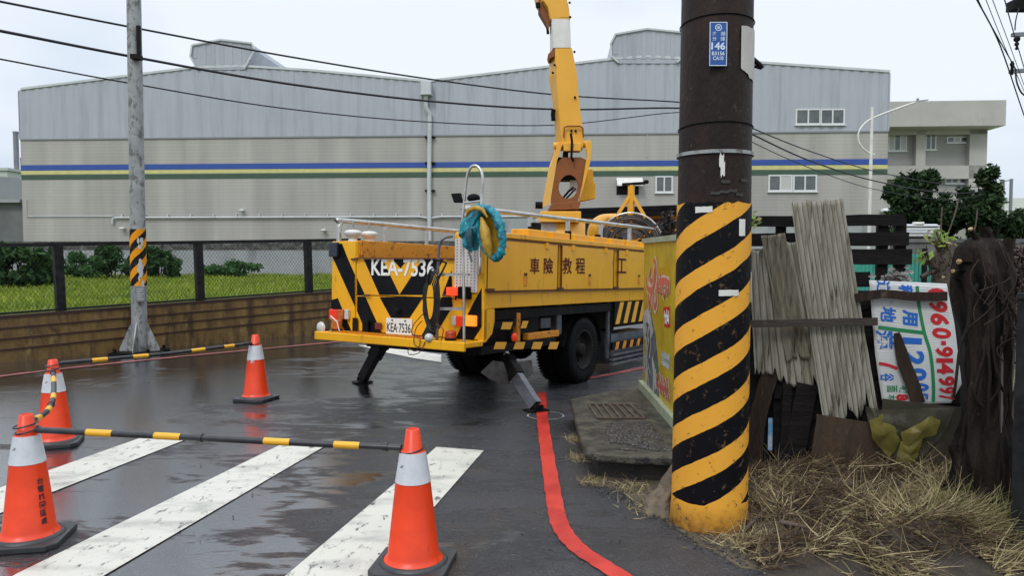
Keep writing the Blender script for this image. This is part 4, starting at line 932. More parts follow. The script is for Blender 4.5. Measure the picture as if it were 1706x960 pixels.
# wheels
def wheel(x, y, rad, wdt, side, zc=None):
    zc = zc if zc is not None else rad+.0314*x
    mb = MB(); n = 40
    prof = [(rad*.60, -wdt*.45), (rad*.80, -wdt*.5), (rad*.94, -wdt*.48), (rad*.99, -wdt*.38), (rad, -wdt*.25), (rad, wdt*.25), (rad*.99, wdt*.38), (rad*.94, wdt*.48), (rad*.80, wdt*.5), (rad*.60, wdt*.45)]
    for k in range(len(prof)): pass
    rings = [[(r*math.cos(a*2*math.pi/n), s, r*math.sin(a*2*math.pi/n)) for a in range(n)] for r, s in prof]
    mb.loft(rings, False, True)
    mb.v = [Vector((x+v.x, y+v.y, zc+v.z)) for v in mb.v]
    for a in range(60):
        an = a*2*math.pi/60; c_ = Vector((x+(rad+.002)*math.cos(an), y, zc+(rad+.002)*math.sin(an))); tng = Vector((-math.sin(an), 0, math.cos(an)))*.012; out = Vector((math.cos(an), 0, math.sin(an)))*.008
        for s in (-1, 1):
            y0_ = s*wdt*.06; y1_ = s*wdt*.47
            mb.add([c_+tng+Vector((0, y0_, 0)), c_-tng+Vector((0, y0_, 0)), c_-tng+Vector((0, y1_, 0)), c_+tng+Vector((0, y1_, 0)), c_+tng*.8+out+Vector((0, y0_, 0)), c_-tng*.8+out+Vector((0, y0_, 0)), c_-tng*.8+out+Vector((0, y1_, 0)), c_+tng*.8+out+Vector((0, y1_, 0))],
                   [(4,5,6,7),(0,1,5,4),(1,2,6,5),(2,3,7,6),(3,0,4,7)])
    o = mb.build('tyre', M_rub, truck)
    mb = MB(); s = side; prof = [(rad*.61, .40), (rad*.62, .47), (rad*.56, .44), (rad*.52, .20), (rad*.45, .08), (rad*.22, .10), (rad*.20, .36), (rad*.12, .42), (rad*.01, .43)]
    mb.loft([[(x+r*math.cos(a*2*math.pi/n), y+s*wdt*q_, zc+r*math.sin(a*2*math.pi/n)) for a in range(n)] for r, q_ in prof], False, True)
    for a in range(8):
        an = a*math.pi/4; mb.ball((x+rad*.33*math.cos(an), y+s*wdt*.12, zc+rad*.33*math.sin(an)), .018, 6, 4)
    mb.build('rim', M_rim, o)
XW = TS(970, 590, .12)[0]; RW = .395
wheel(XW, .20, RW, .23, -1); wheel(XW, .44, RW, .21, 1); wheel(XW, WD-.20, RW, .23, 1); wheel(XW, WD-.44, RW, .21, -1)
wheel(6.4, .2, RW, .23, -1); wheel(6.4, WD-.2, RW, .23, 1)
mb = MB(); mb.tube([(XW, .3, RW+.07), (XW, WD-.3, RW+.07)], .07, 10); mb.ball((XW, WD/2, RW+.07), .18, 12, 8); mb.build('axle', M_dark, truck)
for ysd in (.1, WD-.42):
    mb = MB(); grid(mb, 12, 1, lambda u, v: (XW+.50*math.cos(math.pi*(.05+.9*u)), ysd+.32*v, RW+.07+.47*math.sin(math.pi*(.05+.9*u)))); o = mb.build('mudguard', M_dark, truck)
# ragged mud flaps beside the right outrigger
M_flap = mat('muddy_rubber_flap', (.13, .125, .12), .6, col2=(.06, .058, .055), ns=9, bump=.5, bs=25)
for (pts, yy) in (([(822, 601), (838, 604), (850, 640), (836, 641), (815, 632), (801, 621)], .10), ([(862, 603), (885, 600), (888, 622), (876, 634), (858, 630)], .05)):
    mb = MB(); q = [TS(px, py, yy) for px, py in pts]; mb.prism(q, 1, yy-.006, yy+.006); mb.build('mud_flap', M_flap, truck)
# outriggers
I4 = T.I
def outrigger(ptop, pfoot, wpx, mm, swivel):
    a = I4 @ ptop; f = I4 @ pfoot
    mb = MB(); mb.bar(a, lerp(a, f, .38), .145, .115, (1, 0, 0)); mb.bar(lerp(a, f, .0), lerp(a, f, .1), .16, .14, (1, 0, 0)); o = mb.build('outrigger_leg', M_dark, truck, bevel=.006)
    mb = MB(); mb.bar(lerp(a, f, .30), lerp(a, f, .98), .120, .085, (1, 0, 0)); o2 = mb.build('inner_ram', mm, o, bevel=.005)
    mb = MB(); q = [(-.16, -.09), (.16, -.09), (.16, .09), (-.16, .09)]
    mb.box((-.11, -.08, .006), (.11, .08, .02)); mb.box((-.05, -.06, .024), (.05, -.03, .07)); mb.box((-.05, .03, .024), (.05, .06, .07))
    Mx = I4 @ Matrix.Translation((pfoot.x, pfoot.y, 0)) @ Matrix.Rotation(swivel, 4, 'Z'); mb.v = [Mx @ v for v in mb.v]; mb.build('foot_plate', M_dark, o)
fR = G(893, 686); fL = G(604, 638)
topR = T.M @ Vector((.62, .16, .66)); topR = T.M @ Vector((.42, .30, .70))
pr = P(842, 598, 7.75); outrigger(Vector((pr.x, pr.y, pr.z+.0)), Vector((fR.x, fR.y, .05)), 18, M_grey, R(30))
pl = P(637, 573, 8.35); outrigger(Vector((pl.x, pl.y, pl.z+.02)), Vector((fL.x, fL.y, .05)), 18, M_dark, R(30))
mb = MB(); a = I4 @ pl; b = I4 @ pr; mb.box((min(a.x, b.x)-.08, .25, .58), (max(a.x, b.x)+.02, 1.85, .72)); mb.build('outrigger_beam', M_dark, truck)
# cab
mb = MB(); cx0, cx1 = 5.6, 7.2
mb.prism([(cx0, .75), (cx1+.1, .75), (cx1+.12, 1.5), (cx1-.12, 2.35), (cx0, 2.42)], 1, .05, WD-.05); cb = mb.build('cab', M_yel, truck, bevel=.05)
mb = MB(); mb.box((cx0-.15, .0, 2.425), (cx1-.3, WD, 2.50)); mb.build('cab_roof_rack', M_blk, cb, bevel=.01)
mb = MB(); mb.box((cx0-.012, .25, 1.98), (cx0-.002, WD-.25, 2.30)); mb.build('cab_rear_window', M_glass, cb)
for y0_, y1_ in ((.035, .047), (WD-.047, WD-.035)):
    mb = MB(); mb.prism([(cx0+.25, 1.6), (cx1-.1, 1.6), (cx1-.25, 2.2), (cx0+.25, 2.25)], 1, y0_, y1_); mb.build('cab_window', M_glass, cb)
mb = MB(); mb.box((cx0-.2, -.02, 2.34), (cx0-.1, WD+.05, 2.42)); mb.bar((cx0-.15, WD-.2, 2.36), (cx0-.15, WD-.22, 1.9), .07); mb.build('boom_rest', M_blk, truck)
mb = MB(); mb.ball((cx0-.15, WD-.12, 2.52), .05, 12, 8); mb.build('work_lamp', M_clear, truck)
# cable reel in front of the turret: coiled hoses
rc = TSp(1050, 398, .5); 
mb = MB(); RRr = .45
M_coil = mat('coiled_hose', (.02, .018, .02), .4, col2=(.10, .09, .09), ns=5)
vdir = (T.I.to_3x3() @ Vector((-.18, -1, 0))).normalized()   # coil faces the rear-left
ux = Vector((0, 0, 1)).cross(vdir).normalized(); uz = Vector((0, 0, 1))
rc = Vector((rc.x, rc.y, z_side_top+.06))
for k in range(9):
    rr_ = RRr*(1-.07*k)+random.uniform(-.01, .01); off_ = vdir*(.03*(k % 3)-.05)
    mb.tube([rc+off_+ux*rr_*math.cos(a*.1745*1.0+.0)+uz*rr_*math.sin(a*.1745) for a in range(37)], .016, 6)
reel = mb.build('hose_reel', M_coil, truck)
mb = MB(); mb.tube([rc+vdir*.06+ux*(RRr+.03)*math.cos(a*.1745)+uz*(RRr+.03)*math.sin(a*.1745) for a in range(37)], .014, 8); mb.tube([rc-vdir*.16+ux*(RRr+.02)*math.cos(a*.1745)+uz*(RRr+.02)*math.sin(a*.1745) for a in range(37)], .014, 8); mb.build('reel_rim', M_steel, reel)
mb = MB()
for a in (.6, 1.57, 2.5): mb.bar(rc-vdir*.05, rc-vdir*.05+ux*RRr*math.cos(a)+uz*RRr*math.sin(a), .05, .03)
mb.box((rc.x-.3, rc.y-.2, z_deck-.02), (rc.x+.3, rc.y+.2, rc.z-.2)); mb.build('reel_spoke', M_yelrust, reel)
mb = MB(); apx = rc+uz*(RRr+.45)-vdir*.05; mb.bar(rc-vdir*.05+uz*.45, apx, .085, .06)
for s_ in (-1, 1): mb.bar(apx-uz*.12, rc-vdir*.05+ux*s_*.22+uz*(RRr-.04), .06, .05)
mb.build('reel_frame', M_boom, reel)
mb = MB(); mb.bar(apx-ux*.14+uz*.01, apx+ux*.2+uz*.03, .05, .04); mb.ball(tuple(apx+ux*.22+uz*.05), .04, 8, 6, (1.4, 1, .8)); mb.build('reel_hook', M_dark, reel)
mb = MB()
for (a0_, x0_, x1_) in ((0, 4.3, 4.9),): mb.tube(dense([TSp(988, 400, 1.1), TSp(991, 380, 1.1), TSp(1003, 368, 1.1), TSp(1030, 366, 1.0)], 5), .10, 14)
mb.build('yellow_duct', M_yel, truck)
# turret and boom (built in world coordinates, facing the camera)
YB = 10.8
TI = T.I
def W(px, py, Y=YB): return P(px, py, Y)
def wbuild(mb, nm, m, par, bevel=0):
    return mb.build(nm, m, par, bevel, local=TI)
tz = W(935, 352)
mb = MB(); mb.lathe([(.36, 1.35), (.36, tz.z-.12), (.30, tz.z-.10), (.30, tz.z)], 28, (tz.x, YB+.15, 0)); tur = wbuild(mb, 'turret', M_boom, truck)
mb = MB(); a = W(900, 364, YB-.3); b = W(968, 352, YB-.3); mb.box((a.x, YB-.3, a.z-.05), (b.x, YB+.5, b.z)); wbuild(mb, 'turret_plate', M_boom, tur, .01)
def slab3(px, y0, y1): # polygon of pixels at YB extruded in depth
    m_ = MB(); pts = [W(*p) for p in px]; m_.prism([(p.x, p.z) for p in pts], 1, y0, y1); return m_
# lower column: brown front face with an oval hole
outer = [(916, 340), (927, 272), (936, 262), (975, 262), (979, 272), (962, 338)]
hole_c = W(947, 311); 
def ring_pts(n=24):
    out = []; cx0_, cy0_ = 947, 311
    for k in range(n):
        a = 2*math.pi*k/n; dx, dy = math.cos(a), math.sin(a)
        best = 1e9
        for (x0_, y0_), (x1_, y1_) in zip(outer, outer[1:]+outer[:1]):
            den = dx*(y1_-y0_)-dy*(x1_-x0_)
            if abs(den) < 1e-9: continue
            t_ = ((x0_-cx0_)*(y1_-y0_)-(y0_-cy0_)*(x1_-x0_))/den; s_ = ((x0_-cx0_)*dy-(y0_-cy0_)*dx)/den
            if t_ > 0 and -1e-6 <= s_ <= 1+1e-6: best = min(best, t_)
        out.append(((cx0_+dx*best, cy0_+dy*best), (cx0_+16*dx+3*-dy*.2, cy0_+20*dy-3*dx*.3)))
    return out
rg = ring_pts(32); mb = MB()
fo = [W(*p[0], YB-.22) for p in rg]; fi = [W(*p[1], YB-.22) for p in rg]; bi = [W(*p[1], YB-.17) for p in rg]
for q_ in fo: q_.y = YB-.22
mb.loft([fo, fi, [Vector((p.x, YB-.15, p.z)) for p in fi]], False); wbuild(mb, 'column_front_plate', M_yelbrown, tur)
mb = MB(); pts = [(W(*p).x, W(*p).z) for p in [(902, 345), (925, 245), (933, 240), (932, 262), (916, 341)]]
# left flank: visible face slopes away
l0 = [W(916, 341, YB-.22), W(927, 272, YB-.22), W(936, 262, YB-.22), W(935, 240, YB-.22), W(926, 243, YB-.22)]
mb.loft([[W(916, 341, YB-.23), W(928, 268, YB-.23), W(937, 240, YB-.23), W(930, 238, YB-.23)], [W(903, 345, YB+.25), W(914, 280, YB+.25), W(926, 243, YB+.25), W(924, 243, YB+.25)]]); wbuild(mb, 'column_side_plate', M_boom, tur)
mb = MB(); m_ = slab3([(963, 338), (975, 262), (972, 242), (979, 236), (983, 246), (980, 275)], YB-.26, YB-.20); wbuild(m_, 'column_side_plate', M_boom, tur, .004)
m_ = slab3([(965, 335), (978, 282), (988, 280), (990, 302), (993, 306), (993, 330), (975, 334)], YB+.05, YB+.2); wbuild(m_, 'winch_cover', M_yel, tur, .01)
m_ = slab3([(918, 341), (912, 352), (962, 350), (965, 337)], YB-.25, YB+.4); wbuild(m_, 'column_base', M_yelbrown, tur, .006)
mb = MB(); mb.box((W(928, 0).x, YB-.0, W(0, 300).z), (W(965, 0).x, YB+.3, W(0, 262).z)); wbuild(mb, 'inner_cylinder_block', M_dark, tur)
mb = MB(); mb.tube([W(936, 332, YB-.1), W(948, 318, YB-.1), W(956, 312, YB-.1)], .018, 6); mb.tube([W(940, 334, YB-.1), W(952, 322, YB-.1), W(959, 314, YB-.1)], .014, 6); wbuild(mb, 'hydraulic_hose', M_rub, tur)
mb = MB(); mb.box((W(950, 300).x, YB+.02, W(0, 318).z), (W(963, 300).x, YB+.06, W(0, 297).z)); wbuild(mb, 'valve_block', M_white, tur)
mb = MB(); a = W(894, 349, YB-.2); mb.tube([W(892, 342, YB-.1), W(904, 342, YB-.1)], .05, 12); wbuild(mb, 'turret_motor', M_rub, tur)
# pivot
mb = MB(); mb.tube([W(922, 243, YB-.02), W(984, 240, YB-.02)], .05, 14); wbuild(mb, 'pivot_pin', M_boom, tur)
mb = MB(); mb.box((W(940, 0, YB-.3).x, YB-.30, W(0, 256, YB).z), (W(969, 0, YB-.3).x, YB-.1, W(0, 243, YB).z)); wbuild(mb, 'luffing_bracket', M_boom, tur, .006)
mb = MB(); mb.tube([W(951, 222, YB-.32), W(953, 236, YB-.33), W(952, 262, YB-.32), W(955, 268, YB-.28)], .018, 6); mb.box((W(938, 0).x, YB-.2, W(0, 268).z), (W(946, 0).x, YB, W(0, 256).z)); wbuild(mb, 'hydraulic_hose', M_rub, tur)
def boomsec(rows, nm, m, par, dep=.34, lip=0):
    # rows: (y, xl, xr, leftflank) front face and the flank seen on its left
    rings = []
    for (y_, xl, xr, fl) in rows:
        zf = W((xl+xr)/2, y_, YB-.2).z; A = W(xl, y_, YB-.2); B = W(xr, y_, YB-.2); C_ = W(xr-2, y_, YB-.2+dep); D = W(xl-fl, y_, YB-.2+dep)
        for q_ in (A, B, C_, D): q_.z = zf
        rings.append([A, B, C_, D])
    mb = MB(); mb.loft(rings); return wbuild(mb, nm, m, par, .012)
boom = boomsec([(246, 938, 971, 10), (228, 935, 973, 9), (160, 929, 964, 9), (120, 926, 961, 12), (80, 924, 953, 9)], 'boom', M_boom, truck)
boomsec([(79, 922, 951.5, 6), (30, 919, 949.5, 3), (28, 919, 949, 3)], 'boom_extension', M_white, boom, .30)
hd = boomsec([(31, 917, 950, 3), (26, 916, 949.5, 4), (12, 913, 948, 10), (0, 905, 945, 12), (-40, 898, 941, 14), (-160, 884, 926, 10)], 'boom_head', M_boom, boom, .36)
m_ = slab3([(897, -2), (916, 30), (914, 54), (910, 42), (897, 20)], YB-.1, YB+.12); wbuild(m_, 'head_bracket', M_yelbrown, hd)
mb = MB(); mb.tube([W(896, 4, YB-.12), W(896, 12, YB-.12)], .03, 8); wbuild(mb, 'head_pin', M_dark, hd); mb = MB(); mb.tube([W(912, 44, YB), W(913, 56, YB)], .02, 8); wbuild(mb, 'head_pin', M_dark, hd)
m_ = slab3([(924, 84), (912, 96), (914, 103), (922, 100)], YB-.2, YB+.1); wbuild(m_, 'section_bracket', M_yelbrown, boom)
mb = MB()
for (x, y) in ((924, 108), (921, 121), (949, 4), (950, 28), (957, 86), (958, 162), (952, 218), (959, 218)): mb.ball(tuple(W(x, y, YB-.22)), .018, 8, 5)
wbuild(mb, 'bolt', M_dark, boom)
mb = MB(); mb.tube([W(922, 182, YB), W(921, 190, YB), W(922, 201, YB)], .03, 8); wbuild(mb, 'flank_roller', M_rub, boom)
mb = MB(); mb.tube([W(939, 229, YB-.24), W(940, 212, YB-.24), W(945, 210, YB-.24), W(966, 210, YB-.24), W(971, 213, YB-.24), W(972, 229, YB-.24)], .012, 6); wbuild(mb, 'boom_seam', M_yelbrown, boom)
# pink-white control cabinet seen through the rail
a = W(893, 392, 10.6); b = W(938, 364, 10.6); mb = MB(); mb.box((a.x, 10.6, a.z-.1), (b.x, 10.85, b.z)); wbuild(mb, 'control_cabinet', mat('cabinet_pale', (.55, .50, .48), .5, col2=(.48, .42, .40), ns=20), truck, .01)
mb = MB(); mb.tube([W(955, 392, 10.8), W(955, 378, 10.8)], [.10, .085], 14); wbuild(mb, 'oil_tank', M_grey, truck)

# cable bundle hung at the tailgate
M_cab = mat('black_cable', (.010, .010, .012), .4); M_cabr = mat('dark_red_cable', (.09, .012, .012), .45)
cb_ = thing('cable_bundle', 'tangled black and dark red cables with a bulb hanging on the truck ladder', 'cable bundle', LP(716, 450, -.27) and (T.M @ LP(716, 450, -.27)))
CM = Matrix.Translation(cb_.location).inverted() @ T.M
mb = MB(); random.seed(3)
for k in range(14):
    x1 = random.uniform(704, 722); x2 = random.uniform(700, 720); j = lambda: random.uniform(-3, 3)
    mb.tube(dense([LP(723+j()*.3, 452+j()*.3, -.27), LP(716+j(), 466+j(), -.28), LP(709+j(), 480+j(), -.29), LP(708+j(), 515+j(), -.28), LP(714+j(), 545+j(), -.28), LP(706+j(), 563+j(), -.29)], 4), .0075, 6)
for k in range(5):
    cx1_, r1 = 716+k*1.2, 14+k*2
    mb.tube(dense([LP(cx1_+(r1*.55)*math.cos(a*.8), 500+r1*2.4*math.sin(a*.8), -.26-.008*k) for a in range(9)], 3), .007, 6)
mb.build('cable', M_cab, cb_, local=CM)
mb = MB(); mb.tube(dense([LP(708, 520, -.3), LP(690, 540, -.3), LP(686, 556, -.32), LP(700, 565, -.33), LP(694, 585, -.34), LP(681, 582, -.34), LP(682, 591, -.34), LP(698, 588, -.34), LP(708, 570, -.32)], 5), .0045, 5)
mb.tube(dense([LP(726, 540, -.3), LP(738, 548, -.3), LP(737, 560, -.3), LP(734, 575, -.3)], 5), .0045, 5); mb.tube(dense([LP(703, 535, -.3), LP(693, 548, -.3), LP(690, 573, -.33), LP(706, 582, -.33)], 5), .0045, 5)
mb.build('thin_cable', M_cabr, cb_, local=CM)
mb = MB(); c = LP(715, 563, -.31); mb.ball(tuple(c), .042, 14, 10, (1, 1.1, 1)); mb.build('bulb', M_clear, cb_, local=CM)
mb = MB(); mb.box(tuple(LP(713, 455, -.3)), tuple(LP(718, 475, -.26))); mb.bar(LP(722, 432, -.28), LP(744, 438, -.28), .014); mb.bar(LP(744, 438, -.28), LP(728, 470, -.28), .013); mb.build('cable_hook', M_dark, cb_, local=CM)

# teal and yellow bag on the grab loop
M_teal = mat('teal_cloth', (.005, .26, .32), .5, col2=(.004, .10, .17), ns=18, lo=.45, hi=.6, dirt=(.10, .42, .46), ds=28, dlo=.58, dhi=.68, bump=.9, bs=22)
M_byel = mat('mustard_lining', (.50, .30, .02), .5, col2=(.28, .15, .015), ns=9, bump=.5, bs=14)
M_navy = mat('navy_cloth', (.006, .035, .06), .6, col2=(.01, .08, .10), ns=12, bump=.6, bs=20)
BX = -.27
bc = T.M @ LP(812, 395, BX)
bg_ = thing('work_bag', 'teal crinkled bag with mustard yellow lining hanging from the chrome grab loop of the truck', 'bag', bc)
BM = Matrix.Translation(bc).inverted() @ T.M
def loopfn(cx, cy, rx, ry, tilt):
    def f(a): 
        x = rx*math.cos(a); y = ry*math.sin(a); return (cx+x*math.cos(tilt)-y*math.sin(tilt), cy+x*math.sin(tilt)+y*math.cos(tilt))
    return f
f1 = loopfn(817, 389, 19, 42, -.2)
mb = MB(); n = 72; rings = []; m = 16
for k in range(n+1):
    a = 2*math.pi*k/n; px, py = f1(a); c_ = LP(px, py, BX); ctr = LP(816, 388, BX); out = (c_-ctr).normalized(); 
    r = .037+.016*nz3(math.cos(a)*7, math.sin(a)*7, 1)+.014*nz3(math.cos(a)*17, math.sin(a)*17, 4)
    if math.cos(a) < -.2: r *= .55
    rings.append([c_+(out*math.cos(q_*2*math.pi/m)*(1+.55*nz3(k*.55, q_*.8, 2))+Vector((-1, 0, 0))*math.sin(q_*2*math.pi/m)*1.2)*r for q_ in range(m)])
mb.loft(rings, False, True); mb.build('bag_rim', M_teal, bg_, local=BM)
mb = MB()
def fy(u, v):
    a = 2*math.pi*u; px, py = loopfn(814, 390, 15*(1-v)+1, 38*(1-v)+3, -.18)(a); return LP(px, py, BX+.02+.10*v+.01*nz3(px*.1, py*.1, 0))
grid(mb, 32, 6, fy); mb.build('bag_lining', M_byel, bg_, local=BM)
mb = MB(); q_ = [LP(767, 388, BX+.02), LP(775, 350, BX+.03), LP(800, 336, BX+.02), LP(812, 345, BX+.01), LP(798, 380, BX+.02), LP(795, 418, BX+.03), LP(782, 420, BX+.02), LP(768, 405, BX+.02)]
def fold(u, v):
    a = math.pi*2*u; ring = q_; i = u*len(ring); i0 = int(i) % len(ring); f = i-int(i); p = lerp(ring[i0], ring[(i0+1) % len(ring)], f); c_ = LP(788, 383, BX+.02)
    p = lerp(p, c_, v*.97); return p+Vector((-1, 0, 0))*(.055*math.sin(v*math.pi*.5)+.035*nz3(p.y*14, p.z*10, 1)+.02*math.sin(u*40)*(1-v))
grid(mb, 64, 10, fold); mb.build('bag_body', M_teal, bg_, local=BM)
mb = MB(); mb.tube([LP(776, 362, BX-.06), LP(782, 350, BX-.07), LP(793, 346, BX-.07), LP(804, 350, BX-.07), LP(812, 362, BX-.06)], [.008, .022, .026, .02, .008], 8); mb.tube([LP(802, 362, BX-.05), LP(808, 385, BX-.06), LP(812, 410, BX-.06), LP(818, 430, BX-.04)], [.012, .05, .045, .01], 10)
mb.build('folded_flap', M_byel, bg_, local=BM)
mb = MB(); mb.tube([LP(784, 380, BX-.055), LP(782, 395, BX-.06), LP(786, 412, BX-.05)], [.02, .045, .02], 10); mb.build('inner_navy_cloth', M_navy, bg_, local=BM)  # navy lump of cloth on the bag body

# ------------------------------------------------------------------ cones and bars
def make_cone():
    t = thing('traffic_cone', '', 'traffic cone', group='traffic cones round the work area')
    n = 40
    mb = MB(); mb.lathe([(.150, .045), (.138, .058), (.128, .075), (.0865, .44)], n, cap=False); mb.lathe([(.0865, .44), (.0625, .585)], n, cap=False)
    mb.lathe([(.0625, .585), (.047, .60), (.034, .695), (.028, .70), (.026, .66)], n, cap=False); mb.build('cone_body', M_orange, t)
    mb = MB(); mb.lathe([(.089, .438), (.0645, .587)], n, cap=False); mb.build('reflective_sleeve', M_cwhite, t)
    s, c_ = .19, .045; oc = [(-s+c_, -s), (s-c_, -s), (s, -s+c_), (s, s-c_), (s-c_, s), (-s+c_, s), (-s, s-c_), (-s, -s+c_)]
    mb = MB(); mb.prism(oc, 2, 0, .034); mb.lathe([(.172, .0345), (.165, .046), (.150, .052), (.148, .044)], n, cap=False); mb.build('rubber_base', M_cblk, t, bevel=.006)
    return t
cone0 = make_cone()
cones = [((50, 902), R(12), 'large foreground cone cut by the left edge, black vertical lettering on its side'),
         ((689, 945), R(-8), 'traffic cone in front centre standing on the zebra stripe, bar tied at its neck'),
         ((92, 740), R(20), 'cone behind the left foreground cone, curved bar leading to it'),
         ((427, 666), R(-18), 'farthest cone, standing alone behind the truck with a torn white sleeve')]
cobj = []
for i, (pp, rz, lb) in enumerate(cones):
    c_ = cone0 if i == 0 else copy_tree(cone0); p = G(*pp); c_.location = (p.x, p.y, .0); c_.rotation_euler = (0, 0, rz); c_['label'] = lb; cobj.append(p)
# lettering on the left cone
mb = MB(); cl_ = 'x'
for k, ch in enumerate('台電桃園區處'):
    zc = .345-.043*k; vs, fs = text_geo(ch, .02); a0 = 1.16
    pts = []
    for (u, v) in vs:
        z = zc+v*.036; r = .0865+(.128-.0865)*(.44-z)/(.44-.075)+.0015; a = a0+u*.034/r; an = a-R(12)+math.atan2(cobj[0].x, cobj[0].y)*0
        pts.append((r*math.sin(an), -r*math.cos(an), z))
    mb.add(pts, fs)
mb.build('cone_lettering', M_text, cone0)
mb = MB()   # torn strip on the far cone
far = [o for o in COL.objects if o.get('label', '').startswith('farthest')][0]
for (a, z, h, w_) in ((.3, .445, .05, .2), (-.25, .45, .035, .12)):
    pts = []
    for k in range(7):
        aa = a+w_*(k/6-.5)*2; z_ = z-h*(.5+.5*math.sin(k*2.1)); 
        for zz_ in (z_, .447): r = .0625+(.0865-.0625)*(.585-zz_)/.145+.0045; pts.append((r*math.sin(aa), -r*math.cos(aa), zz_))
    mb.add(pts, [(2*k, 2*k+2, 2*k+3, 2*k+1) for k in range(6)])
mb.build('torn_edge', M_cwhite, far)
def bar_obj(pts, bands, lb, r=.0175, rings=(True, True)):
    """pts: world path; bands: list of (t0,t1) yellow"""
    pts = [Vector(p) for p in pts]; D = [0]
    for a, b in zip(pts, pts[1:]): D.append(D[-1]+(b-a).length)
    def at(t):
        d = t*D[-1]
        for i in range(len(pts)-1):
            if d <= D[i+1]+1e-9: return lerp(pts[i], pts[i+1], (d-D[i])/(D[i+1]-D[i]))
        return pts[-1]
    t = thing('barrier_bar', lb, 'barrier bar', pts[0], group='striped bars linking the cones'); Mi = Matrix.Translation(-pts[0])
    mb = MB(); mb.tube([at(k/40) for k in range(41)], r, 12); mb.build('bar', M_barblk, t, local=Mi)
    for a, b in bands:
        mb = MB(); mb.tube([at(a+(b-a)*k/6) for k in range(7)], r+.0015, 12, False); mb.build('yellow_band', M_baryel, t, local=Mi)
    for tt in (.47, .96): 
        mb = MB(); mb.tube([at(tt-.006), at(tt+.006)], r+.005, 12); mb.build('collar', M_barblk, t, local=Mi)
    for end in (0, -1):
        c = pts[end]; nx = pts[1] if end == 0 else pts[-2]
        d = (c-nx).normalized(); cc = c+d*.055; mb = MB(); mb.tube([cc+Vector((.058*math.cos(a*.314), .058*math.sin(a*.314), -.004+.012*math.sin(a*.314+1))) for a in range(21)], .0045, 6); mb.build('end_ring', M_barblk, t, local=Mi)
cz_ = .615
c0, c1, c2, c3 = cobj
def cneck(c, z=cz_): return Vector((c.x, c.y, z))
d01 = (c1-c0).normalized(); A = cneck(c0)+d01*.06; B = cneck(c1, .60)-d01*.06
def frac_at(px): # parameter on the bar where it crosses photo column px
    best = min(range(1001), key=lambda k: abs(((lerp(A, B, k/1000)).x/(lerp(A, B, k/1000)).y)*FPX*1.0+853-px)); return best/1000
bands = [(frac_at(a), frac_at(b)) for a, b in ((138, 181), (252, 296), (436, 480), (554, 597))]
bar_obj([A, B], bands, 'straight black and yellow bar joining the two foreground cones over the zebra crossing')
d = (c2-c0).normalized(); A = cneck(c0, .64)+d*.05; B = cneck(c2, .62)-d*.05
mid = [A+(B-A)*t_+Vector((.06*math.sin(math.pi*t_), 0, -.085*math.sin(math.pi*t_))) for t_ in [k/10 for k in range(11)]]
bar_obj(mid, [(.10, .18), (.32, .40), (.55, .63), (.8, .88)], 'sagging black and yellow bar between the two left cones')
d = (c3-c2).normalized(); A = cneck(c2, .66)+d*.06; B = cneck(c3, .61)-d*.06
bands = [(frac_at(a), frac_at(b)) for a, b in ((148, 174), (217, 243), (315, 338), (370, 387))]
bar_obj([A, lerp(A, B, .5)+Vector((0, 0, -.015)), B], bands, 'long black and yellow bar running to the farthest cone past the street light')

# ------------------------------------------------------------------ overhead cables
M_wire = mat('overhead_cable_black', (.012, .012, .016), .6)
def cable(pts, r, lb, m=None, n=6):
    q_ = [P(x, y, Y) for x, y, Y in pts]; mb = MB(); mb.tube(dense(q_, 7), r, n); return tag(mb.build('overhead_cable', m or M_wire), lb, 'cable', 'overhead cables')
cable([(-60, -10, 9.4), (0, 2, 10), (225, 46, 12), (470, 92, 13.5), (712, 131, 15), (930, 158, 16.5), (1131, 170, 18), (1180, 180, 19), (1250, 212, 20), (1350, 252, 23), (1460, 286, 27), (1580, 308, 32), (1668, 314, 36)], .017, 'uppermost of the three cables crossing in front of the factory')
cable([(-60, 40, 9.4), (0, 51, 10), (225, 95, 11.9), (470, 138, 13.5), (712, 168, 15), (930, 182, 16.5), (1131, 180, 18), (1190, 192, 19), (1250, 222, 20), (1350, 268, 23), (1460, 302, 27), (1580, 322, 32), (1668, 316, 36)], .022, 'thick middle cable fixed to the bracket of the street light pole')
cable([(-60, 86, 9.4), (0, 98, 10), (225, 140, 12), (470, 180, 13.5), (712, 203, 15), (930, 208, 16.5), (1131, 187, 18), (1190, 200, 19), (1250, 235, 20), (1350, 280, 23), (1460, 316, 27), (1580, 332, 32), (1668, 319, 36)], .012, 'thin lowest cable of the three crossing in front of the factory')
cable([(1620, -14, 9), (1628, 0, 9.3), (1666, 75, 11), (1702, 180, 13.5), (1730, 260, 16)], .010, 'leftmost cable running down at the top right corner')
cable([(1626, -8, 9), (1640, 22, 9.5), (1668, 72, 11), (1684, 100, 12), (1694, 118, 12.4)], .009, 'cable joining the lower crossarm at the top right corner')
cable([(1638, -14, 9), (1643, 0, 9.3), (1675, 80, 11), (1712, 165, 13)], .005, 'thin third cable from the left at the top right corner')
cable([(1650, -14, 9), (1654, 0, 9.3), (1684, 80, 11), (1712, 158, 13)], .005, 'very thin fourth cable from the left at the top right corner')
cable([(1671, -14, 9), (1674, 0, 9.3), (1690, 58, 11.5), (1709, 122, 13)], .008, 'rightmost cable running past the upper crossarm')

